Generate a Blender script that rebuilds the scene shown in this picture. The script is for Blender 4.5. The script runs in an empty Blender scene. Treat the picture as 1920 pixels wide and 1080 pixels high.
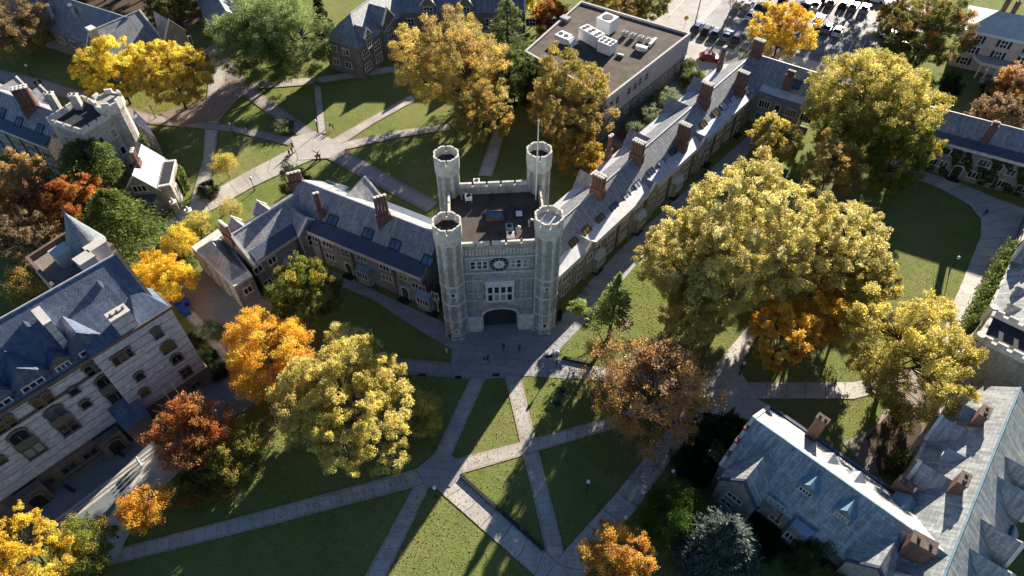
import bpy, bmesh, math, random
import numpy as np
from mathutils import Vector, Matrix
R = math.radians
rnd = random.Random(11)
sc = bpy.context.scene
COL = sc.collection
# ---------------------------------------------------------------- survey: camera of the aerial view and ground intersections
CAM_H, FOC, PITCH = 90.0, 1280.0, R(49.2)
CT, ST = math.cos(PITCH), math.sin(PITCH)
def ray(px, py):
    a = (px - 960) / FOC; b = -(py - 540) / FOC
    return Vector((a, CT + b * ST, -ST + b * CT))
CAM = Vector((0, 0, CAM_H))
def G(px, py, z=0.0):
    d = ray(px, py); return CAM + d * ((z - CAM_H) / d.z)
def ztop(p, py):
    b = -(py - 540) / FOC
    # (y ST' + z' CT)/(y CT - z' ST) = b
    y = p[1]
    zz = (b * y * CT - y * ST) / (CT + b * ST)
    return CAM_H + zz
class Plane:
    def __init__(s, p, n): s.p = Vector(p); s.n = Vector(n).normalized()
    def hit(s, px, py):
        d = ray(px, py); return CAM + d * ((s.p - CAM).dot(s.n) / d.dot(s.n))
def V2(a, z=0.0): return Vector((a[0], a[1], z))
# ---------------------------------------------------------------- objects
def setp(o, label=None, cat=None, group=None, kind=None):
    if label: o['label'] = label
    if cat: o['category'] = cat
    if group: o['group'] = group
    if kind: o['kind'] = kind
    return o
def thing(name, label, cat, loc=(0, 0, 0), rz=0.0, group=None):
    o = bpy.data.objects.new(name, None); COL.objects.link(o)
    o.empty_display_size = 0.5
    o.location = loc; o.rotation_euler = (0, 0, rz)
    return setp(o, label, cat, group)
def rootloc(o):
    while o.parent: o = o.parent
    return Vector(o.location)
def mesh_obj(name, me, parent=None, loc=None, rz=None, mtx=None):
    o = bpy.data.objects.new(name, me); COL.objects.link(o)
    if parent: o.parent = parent
    if mtx is not None: o.matrix_local = mtx
    else:
        if loc is not None: o.location = loc
        if rz is not None: o.rotation_euler = (0, 0, rz)
    return o
class MB:
    def __init__(s): s.v = []; s.f = []; s.uv = []; s.mi = []
    def poly(s, pts, uv=None, m=0):
        i = len(s.v); s.v += [Vector(p) for p in pts]
        s.f.append(list(range(i, i + len(pts)))); s.uv.append(uv); s.mi.append(m); return s
    def hexa(s, b, t, m=0):
        s.poly(b[::-1], m=m); s.poly(t, m=m)
        n = len(b)
        for i in range(n):
            j = (i + 1) % n; s.poly([b[i], b[j], t[j], t[i]], m=m)
        return s
    def box(s, c, size, rz=0.0, m=0):
        c = Vector(c); x = Vector((math.cos(rz), math.sin(rz), 0)) * size[0] / 2; y = Vector((-math.sin(rz), math.cos(rz), 0)) * size[1] / 2
        h = Vector((0, 0, size[2]))
        b = [c - x - y, c + x - y, c + x + y, c - x + y]
        return s.hexa(b, [p + h for p in b], m)
    def prism(s, foot, z0, z1, m=0, bottom=False):
        b = [Vector((p[0], p[1], z0)) for p in foot]; t = [Vector((p[0], p[1], z1)) for p in foot]
        a = sum(b[i].x * b[(i + 1) % len(b)].y - b[(i + 1) % len(b)].x * b[i].y for i in range(len(b)))
        if a < 0: b.reverse(); t.reverse()
        if bottom: s.poly(b[::-1], m=m)
        s.poly(t, m=m)
        for i in range(len(b)):
            j = (i + 1) % len(b); s.poly([b[i], b[j], t[j], t[i]], m=m)
        return s
    def ngon(s, c, r, n, z0, z1, r1=None, rot=0.0, m=0, cap=True):
        r1 = r if r1 is None else r1
        b = [Vector((c[0] + r * math.cos(rot + 2 * math.pi * i / n), c[1] + r * math.sin(rot + 2 * math.pi * i / n), z0)) for i in range(n)]
        t = [Vector((c[0] + r1 * math.cos(rot + 2 * math.pi * i / n), c[1] + r1 * math.sin(rot + 2 * math.pi * i / n), z1)) for i in range(n)]
        if cap: s.poly(t, m=m)
        for i in range(n):
            j = (i + 1) % n
            s.poly([b[i], b[j], t[j], t[i]], m=m)
        return s
    def tube(s, pts, rad, n=5, m=0, cap=True):
        pts = [Vector(p) for p in pts]; rings = []
        for i, p in enumerate(pts):
            d = (pts[min(i + 1, len(pts) - 1)] - pts[max(i - 1, 0)])
            if d.length < 1e-6: d = Vector((0, 0, 1))
            d.normalize()
            u = d.cross(Vector((0, 0, 1))) if abs(d.z) < .95 else d.cross(Vector((1, 0, 0)))
            u.normalize(); w = d.cross(u); r = rad[i] if hasattr(rad, '__len__') else rad
            i0 = len(s.v); s.v += [p + (u * math.cos(2 * math.pi * k / n) + w * math.sin(2 * math.pi * k / n)) * r for k in range(n)]
            rings.append(i0)
        for a, b in zip(rings, rings[1:]):
            for k in range(n):
                l = (k + 1) % n; s.f.append([a + k, a + l, b + l, b + k]); s.uv.append(None); s.mi.append(m)
        if cap:
            s.f.append([rings[-1] + k for k in range(n)]); s.uv.append(None); s.mi.append(m)
        return s
    def mesh(s, name, mats, off=Vector((0, 0, 0)), smooth=False):
        me = bpy.data.meshes.new(name)
        me.from_pydata([tuple(v - off) for v in s.v], [], s.f)
        uvl = me.uv_layers.new(name='UVMap').data
        k = 0
        for f, uv in zip(s.f, s.uv):
            pts = [s.v[i] for i in f]
            if uv is None:
                n = Vector((0, 0, 0))
                for i in range(len(pts)):
                    a, b = pts[i], pts[(i + 1) % len(pts)]
                    n += a.cross(b)
                if n.length < 1e-9: n = Vector((0, 0, 1))
                n.normalize()
                if abs(n.z) > .985: uv = [(p.x, p.y) for p in pts]
                else:
                    u = Vector((0, 0, 1)).cross(n).normalized(); w = n.cross(u)
                    uv = [(p.dot(u), p.dot(w)) for p in pts]
            for q in uv: uvl[k].uv = q; k += 1
        mats = mats if isinstance(mats, (list, tuple)) else [mats]
        for m in mats: me.materials.append(m)
        for p, mi in zip(me.polygons, s.mi): p.material_index = mi; p.use_smooth = smooth
        me.update(); return me
    def build(s, name, mats, parent=None, smooth=False):
        off = rootloc(parent) if parent else Vector((0, 0, 0))
        return mesh_obj(name, s.mesh(name, mats, off, smooth), parent)
# ---------------------------------------------------------------- materials
MATS = {}
class NT:
    def __init__(s, name):
        s.m = bpy.data.materials.new(name); s.m.use_nodes = True; s.t = s.m.node_tree; s.t.nodes.clear()
        s.out = s.n('ShaderNodeOutputMaterial'); s.b = s.n('ShaderNodeBsdfPrincipled')
        s.l(s.b.outputs[0], s.out.inputs[0])
        s.b.inputs['Specular IOR Level'].default_value = .25
    def n(s, t, **kw):
        o = s.t.nodes.new(t)
        for k, v in kw.items(): setattr(o, k, v)
        return o
    def l(s, a, b): s.t.links.new(a, b)
    def uv(s): return s.n('ShaderNodeUVMap').outputs[0]
    def obj(s): return s.n('ShaderNodeTexCoord').outputs['Object']
    def geo(s): return s.n('ShaderNodeNewGeometry').outputs['Position']
    def noise(s, vec, scale, detail=4, rough=.55):
        o = s.n('ShaderNodeTexNoise'); o.inputs['Scale'].default_value = scale; o.inputs['Detail'].default_value = detail
        o.inputs['Roughness'].default_value = rough
        s.l(vec, o.inputs['Vector']); return o.outputs['Fac']
    def ramp(s, fac, stops):
        o = s.n('ShaderNodeValToRGB'); e = o.color_ramp.elements
        while len(e) < len(stops): e.new(.5)
        for k, (p, c) in enumerate(stops): e[k].position = p; e[k].color = (*c, 1) if len(c) == 3 else c
        s.l(fac, o.inputs[0]); return o.outputs[0]
    def mix(s, fac, a, b, mode='MIX'):
        o = s.n('ShaderNodeMix', data_type='RGBA', blend_type=mode)
        for v, i in ((fac, 0), (a, 6), (b, 7)):
            if isinstance(v, (int, float)): o.inputs[i].default_value = v
            elif isinstance(v, tuple): o.inputs[i].default_value = (*v, 1)
            else: s.l(v, o.inputs[i])
        return o.outputs[2]
    def math(s, op, a, b=None, c=None):
        o = s.n('ShaderNodeMath', operation=op)
        for v, i in ((a, 0), (b, 1), (c, 2)):
            if v is None: continue
            if isinstance(v, (int, float)): o.inputs[i].default_value = v
            else: s.l(v, o.inputs[i])
        return o.outputs[0]
    def brick(s, vec, w, h, mort, c1, c2, cm, off=.5, bias=0.0):
        o = s.n('ShaderNodeTexBrick'); o.offset = off
        o.inputs['Color1'].default_value = (*c1, 1); o.inputs['Color2'].default_value = (*c2, 1); o.inputs['Mortar'].default_value = (*cm, 1)
        o.inputs['Scale'].default_value = 1; o.inputs['Mortar Size'].default_value = mort; o.inputs['Brick Width'].default_value = w
        o.inputs['Row Height'].default_value = h; o.inputs['Bias'].default_value = bias; o.inputs['Mortar Smooth'].default_value = .2
        s.l(vec, o.inputs['Vector']); return o
    def bump(s, h, strength=.3, dist=.05):
        o = s.n('ShaderNodeBump'); o.inputs['Strength'].default_value = strength; o.inputs['Distance'].default_value = dist
        s.l(h, o.inputs['Height']); s.l(o.outputs[0], s.b.inputs['Normal'])
    def fin(s, col, rough=.85, spec=None, metal=None):
        if isinstance(col, tuple): s.b.inputs['Base Color'].default_value = (*col, 1)
        else: s.l(col, s.b.inputs['Base Color'])
        if isinstance(rough, (int, float)): s.b.inputs['Roughness'].default_value = rough
        else: s.l(rough, s.b.inputs['Roughness'])
        if spec is not None: s.b.inputs['Specular IOR Level'].default_value = spec
        if metal is not None: s.b.inputs['Metallic'].default_value = metal
        MATS[s.m.name] = s.m; return s.m
def stone(name, c1, c2, cm, w=.55, h=.26, var=.5, dirt=(.05, .045, .04)):
    t = NT(name); u = t.uv(); b = t.brick(u, w, h, .018, c1, c2, cm, bias=-.1)
    n1 = t.noise(u, 2.3, 5); n2 = t.noise(t.geo(), .35, 4)
    c = t.mix(t.ramp(n1, [(.35, (0, 0, 0)), (.65, (1, 1, 1))]), b.outputs[0], tuple(x * (1 - var * .8) for x in c1), 'MIX')
    c = t.mix(.55, b.outputs[0], c)
    c = t.mix(t.ramp(n2, [(.48, (0, 0, 0)), (.8, (.55, .55, .55))]), c, dirt)
    mp = t.n('ShaderNodeMapping'); mp.inputs['Scale'].default_value = (1.1, .1, 1); t.l(u, mp.inputs[0]); sk_ = t.noise(mp.outputs[0], 1.6, 5, .65)
    c = t.mix(t.ramp(sk_, [(.5, (0, 0, 0)), (.72, (.5, .5, .5))]), c, dirt)
    t.bump(t.math('ADD', t.math('MULTIPLY', b.outputs[1], -.6), n1), .5, .05)
    return t.fin(c, .9)
def slate(name, c1, c2, cm, w=.42, h=.3, streak=.4, rough=.45):
    c1 = tuple(x * .82 for x in c1); c2 = tuple(x * 1.18 for x in c2)
    t = NT(name); u = t.uv(); b = t.brick(u, w, h, .02, c1, c2, cm)
    n1 = t.noise(u, .8, 7, .78)
    mp = t.n('ShaderNodeMapping'); mp.inputs['Scale'].default_value = (1.6, .18, 1); t.l(u, mp.inputs[0])
    n2 = t.noise(mp.outputs[0], 1.2, 5)
    c = t.mix(t.ramp(n1, [(.35, (0, 0, 0)), (.7, (1, 1, 1))]), b.outputs[0], tuple(x * .72 for x in c1))
    c = t.mix(t.math('MULTIPLY', t.ramp(n2, [(.45, (0, 0, 0)), (.75, (1, 1, 1))]), streak), c, tuple(min(1, x * 1.45) for x in c2))
    t.bump(t.math('ADD', t.math('MULTIPLY', b.outputs[1], -1), t.math('MULTIPLY', n1, .5)), .55, .04)
    return t.fin(c, rough, .5)
def plain(name, col, rough=.7, var=.25, scale=1.5, spec=.25, metal=0.0, bump=.15):
    t = NT(name); n1 = t.noise(t.geo(), scale, 5)
    c = t.mix(t.ramp(n1, [(.3, (0, 0, 0)), (.75, (1, 1, 1))]), tuple(x * (1 - var) for x in col), tuple(min(1, x * (1 + var)) for x in col))
    if bump: t.bump(n1, bump, .05)
    return t.fin(c, rough, spec, metal)
def seam(name, c, gap=.5, rough=.45):
    t = NT(name); u = t.uv(); b = t.brick(u, gap, 60, .035, c, tuple(x * 1.15 for x in c), tuple(x * .35 for x in c), off=0)
    n = t.noise(t.geo(), .8, 4)
    col = t.mix(t.ramp(n, [(.35, (0, 0, 0)), (.7, (.5, .5, .5))]), b.outputs[0], tuple(x * 1.5 for x in c))
    t.bump(b.outputs[1], .6, .05)
    return t.fin(col, rough, .5)
M_schist = stone('grey_schist', (.30, .27, .235), (.43, .39, .335), (.25, .225, .2))
M_schist_dark = stone('brown_schist', (.205, .175, .155), (.31, .265, .23), (.15, .135, .12))
M_pale = stone('pale_rubble', (.44, .41, .36), (.62, .575, .51), (.34, .315, .28))
M_lime = plain('limestone', (.58, .545, .485), .85, .28, 1.3)
M_limelt = plain('light_limestone', (.66, .63, .57), .85, .22, 1.3)
M_brick = stone('red_brick', (.20, .085, .06), (.27, .115, .08), (.2, .15, .13), .24, .08, .4)
M_slate = slate('blue_slate', (.235, .245, .265), (.32, .32, .335), (.1, .105, .12))
M_slate_dk = slate('dark_blue_slate', (.062, .095, .16), (.1, .14, .215), (.03, .045, .075), .42, .3, .45)
M_slate_lt = slate('pale_slate', (.265, .29, .295), (.375, .385, .375), (.075, .085, .095), .6, .5, .6)
M_slate_gr = slate('grey_slate', (.17, .195, .225), (.25, .275, .295), (.07, .08, .095))
M_lead = seam('lead_sheet', (.045, .06, .095), .55)
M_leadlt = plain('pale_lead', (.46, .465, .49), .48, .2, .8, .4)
M_blue_metal = plain('blue_painted_metal', (.12, .2, .3), .4, .2, 1.0, .5)
M_copper = plain('blue_green_copper', (.16, .27, .33), .5, .25, 1.5, .4)
M_tower_roof = plain('charcoal_felt_roofing', (.07, .06, .054), .9, .4, .4)
M_roofing = plain('brown_felt_roofing', (.105, .085, .07), .95, .35, .5)
M_tar = plain('black_felt_roofing', (.035, .037, .045), .8, .3, .8)
M_gravel = plain('gravel_roofing', (.21, .185, .15), .95, .3, 3)
M_white = plain('white_paint', (.75, .75, .73), .5, .06, 1)
M_cream = plain('cream_paint', (.60, .49, .43), .6, .08, 1)
M_steel = plain('galvanised_steel', (.42, .43, .44), .4, .2, 2, .5, .4)
M_dark = plain('dark_metal', (.025, .027, .03), .5, .3, 2)
M_iron = plain('black_iron', (.015, .016, .018), .5, .2, 2)
M_wood = plain('brown_wood', (.09, .055, .035), .7, .3, 2)
M_paleroof = plain('sunlit_roof_felt', (.55, .52, .47), .7, .15, .6)  # bright sun on the house roof put into its colour
M_shutter = plain('black_shutter', (.02, .022, .025), .5, .2, 2)
M_stucco = plain('pink_grey_render', (.47, .43, .41), .9, .15, .8)
M_pipe = plain('rust_downpipe', (.06, .035, .028), .6, .2, 2)
M_brown = stone('brownstone', (.17, .125, .10), (.22, .165, .13), (.13, .1, .085), .8, .35)
def glass(name, c, rough=.08, spec=.6):
    t = NT(name); n = t.noise(t.geo(), .6, 2)
    return t.fin(t.mix(t.ramp(n, [(.4, (0, 0, 0)), (.65, (1, 1, 1))]), c, tuple(x * 2.2 for x in c)), rough, spec)
M_glass = glass('dark_window_glass', (.012, .014, .018))
M_glass_sky = glass('skylight_glass', (.03, .06, .11), .06, .9)
M_amber = plain('amber_pane', (.16, .105, .03), .4, .4, 1)
M_blind = plain('white_blind', (.5, .55, .6), .4, .2, 1)
def banded(name):
    t = NT(name); u = t.uv(); b = t.brick(u, 1.1, .5, .012, (.54, .50, .50), (.68, .64, .635), (.42, .385, .38))
    n1 = t.noise(u, 1.5, 7, .75)
    c = t.mix(t.ramp(n1, [(.38, (0, 0, 0)), (.62, (.9, .9, .9))]), b.outputs[0], (.36, .32, .325))
    sp = t.n('ShaderNodeSeparateXYZ'); t.l(t.geo(), sp.inputs[0])
    k = t.math('FRACT', t.math('DIVIDE', t.math('ADD', sp.outputs[2], .6), 1.52))
    c = t.mix(t.math('LESS_THAN', k, .07), c, (.10, .07, .06))
    t.bump(n1, .4, .05); return t.fin(c, .9)
M_band = banded('banded_marble')
def quoin():
    t = NT('quoined_stone'); u = t.uv()
    sp = t.n('ShaderNodeSeparateXYZ'); t.l(u, sp.inputs[0])
    mp = t.n('ShaderNodeMapping'); mp.inputs['Scale'].default_value = (1.7, 1, 1); t.l(u, mp.inputs[0])
    b = t.brick(mp.outputs[0], .5, .28, .014, (.32, .29, .25), (.44, .4, .345), (.26, .24, .21))
    d = t.math('ABSOLUTE', t.math('SUBTRACT', t.math('FRACT', sp.outputs[0]), .5))
    row = t.math('FLOOR', t.math('DIVIDE', sp.outputs[1], .8))
    odd = t.math('MODULO', row, 2.0)
    nz = t.noise(u, 1.3, 3)
    thr = t.math('ADD', t.math('ADD', .2, t.math('MULTIPLY', odd, .075)), t.math('MULTIPLY', nz, .1))
    m = t.math('GREATER_THAN', d, thr)
    b2 = t.brick(mp.outputs[0], 9, .8, .014, (.62, .585, .52), (.72, .685, .62), (.4, .375, .34))
    c = t.mix(m, b.outputs[0], b2.outputs[0])
    n2 = t.noise(t.geo(), .5, 4)
    c = t.mix(t.ramp(n2, [(.42, (0, 0, 0)), (.75, (.6, .6, .6))]), c, (.15, .14, .13))
    n5 = t.noise(t.geo(), 2.2, 6, .7); c = t.mix(t.ramp(n5, [(.42, (0, 0, 0)), (.66, (.5, .5, .5))]), c, (.2, .185, .165))
    m3 = t.n('ShaderNodeMapping'); m3.inputs['Scale'].default_value = (1.6, 1.6, .12); t.l(t.geo(), m3.inputs[0]); sk_ = t.noise(m3.outputs[0], 1.3, 5, .65)
    c = t.mix(t.ramp(sk_, [(.48, (0, 0, 0)), (.72, (.5, .5, .5))]), c, (.1, .095, .085))
    t.bump(t.noise(u, 5, 4), .35, .05); return t.fin(c, .9)
M_quoin = quoin()
def grass():
    t = NT('mown_grass'); p = t.geo()
    n0 = t.noise(p, .075, 6, .68); n1 = t.noise(p, .35, 5, .6); n2 = t.noise(p, 3.5, 4, .7); n3 = t.noise(p, 14, 3, .7)
    c = t.ramp(n1, [(.3, (.095, .155, .034)), (.5, (.14, .225, .044)), (.7, (.195, .262, .058))])
    c = t.mix(t.ramp(n0, [(.42, (0, 0, 0)), (.66, (.9, .9, .9))]), c, (.31, .28, .12))
    mw = t.n('ShaderNodeTexWave', bands_direction='DIAGONAL'); mw.inputs['Scale'].default_value = .22; mw.inputs['Distortion'].default_value = 1.2; mw.inputs['Detail'].default_value = 2; t.l(p, mw.inputs['Vector']); c = t.mix(t.math('MULTIPLY', mw.outputs[1], .16), c, (.07, .1, .02))
    c = t.mix(t.ramp(n2, [(.38, (0, 0, 0)), (.62, (.6, .6, .6))]), c, (.07, .085, .026))
    c = t.mix(t.ramp(n3, [(.45, (0, 0, 0)), (.6, (.7, .7, .7))]), c, (.30, .32, .1))
    vo = t.n('ShaderNodeTexVoronoi'); vo.inputs['Scale'].default_value = 1.6; t.l(p, vo.inputs['Vector'])
    lit = t.math('MULTIPLY', t.math('LESS_THAN', vo.outputs[0], .07), t.ramp(n0, [(.3, (1, 1, 1)), (.6, (.2, .2, .2))]))
    c = t.mix(lit, c, (.25, .14, .05))
    t.bump(t.math('ADD', n3, t.math('MULTIPLY', n2, 2.0)), .8, .2); return t.fin(c, .95, .1)
M_grass = grass()
def paving(name, slab, edge, joint=1.5, band=.16, var=.18):
    t = NT(name); u = t.uv(); sp = t.n('ShaderNodeSeparateXYZ'); t.l(u, sp.inputs[0])
    d = t.math('ABSOLUTE', t.math('SUBTRACT', sp.outputs[0], .5))
    eb = t.brick(t.geo(), .35, .16, .012, tuple(x * .85 for x in edge), tuple(x * 1.12 for x in edge), tuple(x * .6 for x in edge))
    f = t.math('FRACT', t.math('DIVIDE', sp.outputs[1], joint))
    jt = t.math('LESS_THAN', f, .045)
    n = t.noise(t.geo(), .5, 5); n2 = t.noise(t.geo(), 5, 4)
    wn = t.n('ShaderNodeTexWhiteNoise', noise_dimensions='1D'); t.l(t.math('FLOOR', t.math('DIVIDE', sp.outputs[1], joint)), wn.inputs['W'])
    c = t.mix(t.ramp(n, [(.3, (0, 0, 0)), (.75, (1, 1, 1))]), tuple(x * (1 - var) for x in slab), tuple(x * (1 + var) for x in slab))
    c = t.mix(t.math('MULTIPLY', wn.outputs[0], .5), c, tuple(x * .7 for x in slab))
    c = t.mix(jt, c, tuple(x * .4 for x in slab))
    c = t.mix(t.math('GREATER_THAN', d, .5 - band), c, eb.outputs[0])
    n4 = t.noise(t.geo(), .9, 5, .65); rag = t.math('GREATER_THAN', t.math('ADD', d, t.math('MULTIPLY', n4, .09)), .528)
    c = t.mix(rag, c, t.mix(n2, (.09, .075, .035), (.1, .12, .035)))
    st = t.noise(t.geo(), .16, 5, .65); c = t.mix(t.ramp(st, [(.48, (0, 0, 0)), (.7, (.6, .6, .6))]), c, tuple(x * .5 for x in slab))
    c = t.mix(t.ramp(n2, [(.5, (0, 0, 0)), (.85, (.35, .35, .35))]), c, (.08, .06, .045))
    t.bump(n2, .2, .03); return t.fin(c, .6, .4)
M_path = paving('flagstone_path', (.47, .435, .385), (.40, .32, .265))
M_path_plain = paving('concrete_path', (.48, .445, .395), (.43, .37, .32), 3.0, .05)
M_path_brick = paving('brick_edged_path', (.37, .33, .31), (.29, .23, .2), 2.0, .2)
def slabs(name, c1, c2, cm, w, h, var=.2):
    t = NT(name); p = t.geo()
    mp = t.n('ShaderNodeMapping'); mp.inputs['Rotation'].default_value = (0, 0, R(4)); t.l(p, mp.inputs[0])
    b = t.brick(mp.outputs[0], w, h, .03, c1, c2, cm); n = t.noise(p, .25, 5); n2 = t.noise(p, 4, 4)
    c = t.mix(t.ramp(n, [(.35, (0, 0, 0)), (.75, (.6, .6, .6))]), b.outputs[0], tuple(x * .7 for x in c1))
    c = t.mix(t.ramp(n2, [(.5, (0, 0, 0)), (.85, (.3, .3, .3))]), c, (.08, .065, .05))
    t.bump(b.outputs[1], .3, .02); return t.fin(c, .6, .4)
M_plaza = slabs('slate_flagging', (.275, .28, .29), (.35, .35, .355), (.12, .125, .13), 2.6, 1.3)
M_passage_shade = slabs('shade_toned_flagging', (.10, .105, .115), (.13, .135, .145), (.06, .06, .065), 2.6, 1.3)  # flags darkened to paint the shade under the arch
M_terrace = slabs('bluestone_terrace', (.16, .175, .195), (.19, .205, .22), (.14, .15, .165), 3.0, 3.0)
M_concslab = slabs('concrete_slabs', (.43, .40, .36), (.50, .47, .42), (.2, .185, .17), 2.4, 1.6)
M_brickpave = slabs('brown_brick_paving', (.25, .19, .16), (.31, .24, .2), (.16, .125, .105), .5, .25)
M_asphalt = plain('asphalt', (.2, .2, .205), .75, .35, .22, .3)
M_asph_lt = plain('worn_asphalt', (.36, .345, .325), .8, .25, .3)
M_conc = plain('concrete', (.5, .47, .43), .9, .15, .8)
M_mark = plain('road_marking_paint', (.68, .68, .64), .7, .15, 4)
M_mulch = plain('brown_mulch', (.075, .05, .035), .95, .4, 3)
def leafmat():
    t = NT('foliage'); at = t.n('ShaderNodeAttribute'); at.attribute_name = 'Col'
    n = t.noise(t.geo(), 1.8, 2)
    c = t.mix(t.ramp(n, [(.3, (.72, .72, .72)), (.7, (1.18, 1.18, 1.18))]), (1, 1, 1), (1, 1, 1))
    c = t.mix(1.0, at.outputs['Color'], t.ramp(n, [(.3, (.75, .75, .75)), (.7, (1, 1, 1))]), 'MULTIPLY')
    t.l(c, t.b.inputs['Base Color']); t.b.inputs['Roughness'].default_value = .6; t.b.inputs['Specular IOR Level'].default_value = .2
    tr = t.n('ShaderNodeBsdfTranslucent'); t.l(c, tr.inputs[0])
    mx = t.n('ShaderNodeMixShader'); mx.inputs[0].default_value = .58
    t.l(t.b.outputs[0], mx.inputs[1]); t.l(tr.outputs[0], mx.inputs[2]); t.l(mx.outputs[0], t.out.inputs[0])
    MATS['foliage'] = t.m; return t.m
M_leaf = leafmat()
M_bark = plain('bark', (.085, .068, .055), .95, .35, 3, .1)
M_bark_lt = plain('pale_bark', (.22, .2, .17), .95, .35, 3, .1)
# ---------------------------------------------------------------- building kit
WINC = {}
wrnd = random.Random(5)
M_curtain = plain('drawn_curtain', (.3, .28, .25), .7, .3, 2)
M_glass_soft = glass('reflecting_window_glass', (.05, .06, .075), .12, .8)
def win_meshes(w, h, nl, nr, arch, fm, pm, dep):
    key = (round(w, 2), round(h, 2), nl, nr, arch, fm.name, pm.name, dep)
    if key in WINC: return WINC[key]
    a = MB(); t = .16; y0, y1 = -.05, dep
    def bar(x0, x1, z0, z1, d=y1): a.hexa([(x0, y0, z0), (x1, y0, z0), (x1, d, z0), (x0, d, z0)], [(x0, y0, z1), (x1, y0, z1), (x1, d, z1), (x0, d, z1)])
    W, H = w / 2, h / 2
    bar(-W - t - .06, W + t + .06, -H - t, -H, y1 + .06)
    bar(-W - t, -W, -H, H); bar(W, W + t, -H, H)
    if not arch: bar(-W - t, W + t, H, H + t)
    for i in range(1, nl): x = -W + w * i / nl; bar(x - .07, x + .07, -H, H, y1 - .02)
    for j in range(1, nr): z = -H + h * j / nr; bar(-W, W, z - .06, z + .06, y1 - .03)
    b = MB()
    if arch:
        n = 8; pin = [(W * math.cos(math.pi * i / n), .03, H + W * .8 * math.sin(math.pi * i / n)) for i in range(n + 1)]
        po = [((W + .3) * math.cos(math.pi * i / n), y1, H + (W * .8 + .3) * math.sin(math.pi * i / n)) for i in range(n + 1)]
        pf = [(p[0], y1, p[2]) for p in pin]
        for i in range(n):
            a.poly([pf[i], po[i], po[i + 1], pf[i + 1]]); a.poly([pin[i], pf[i], pf[i + 1], pin[i + 1]])
            a.poly([po[i], (po[i][0], -.05, po[i][2]), (po[i + 1][0], -.05, po[i + 1][2]), po[i + 1]])
        b.poly([(-W, .03, -H), (W, .03, -H)] + pin)
    else:
        b.poly([(-W, .03, -H), (W, .03, -H), (W, .03, H), (-W, .03, H)])
    r = (a.mesh('window_frame', fm), b.mesh('pane', pm)); WINC[key] = r; return r
def window(root, p, n, w, h, nl=2, nr=1, arch=False, fm=None, pm=None, dep=.12, name='window'):
    fm = fm or M_lime
    if pm is None: k = wrnd.random(); pm = M_glass if k < .74 else (M_glass_soft if k < .9 else (M_curtain if k < .96 else M_amber))  # amber panes imitate lit rooms by colour alone
    fme, pme = win_meshes(w, h, nl, nr, arch, fm, pm, dep)
    n = Vector(n).normalized(); up = Vector((0, 0, 1))
    x = n.cross(up).normalized(); z = x.cross(n)      # x to the left seen from outside keeps handedness
    mt = Matrix(((x.x, n.x, z.x, 0), (x.y, n.y, z.y, 0), (x.z, n.z, z.z, 0), (0, 0, 0, 1)))
    mt.translation = Vector(p) - rootloc(root)
    f = mesh_obj(name, fme, root, mtx=mt)
    mesh_obj('pane', pme, f); return f
def skylight(root, p, n, w, h, nl=2, pm=None):
    return window(root, Vector(p) + Vector(n) * .1, n, w, h, nl, 1, fm=M_dark, pm=pm or M_glass_sky, dep=.08, name='skylight')
class Wall:
    def __init__(s, p0, p1, z0=0, z1=8):
        s.p0 = V2(p0, z0); s.p1 = V2(p1, z0); s.d = (s.p1 - s.p0); s.L = s.d.length; s.d.normalize()
        s.n = Vector((s.d.y, -s.d.x, 0)); s.pl = Plane(s.p0, s.n); s.z0 = z0; s.z1 = z1
    def at(s, u, z): return V2(s.p0 + s.d * u, z)
    def hit(s, px, py): return s.pl.hit(px, py)
def row(root, wall, us, z, w, h, nl=2, nr=1, **k):
    for u in us: window(root, wall.at(u, z), wall.n, w, h, nl, nr, **k)
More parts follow.
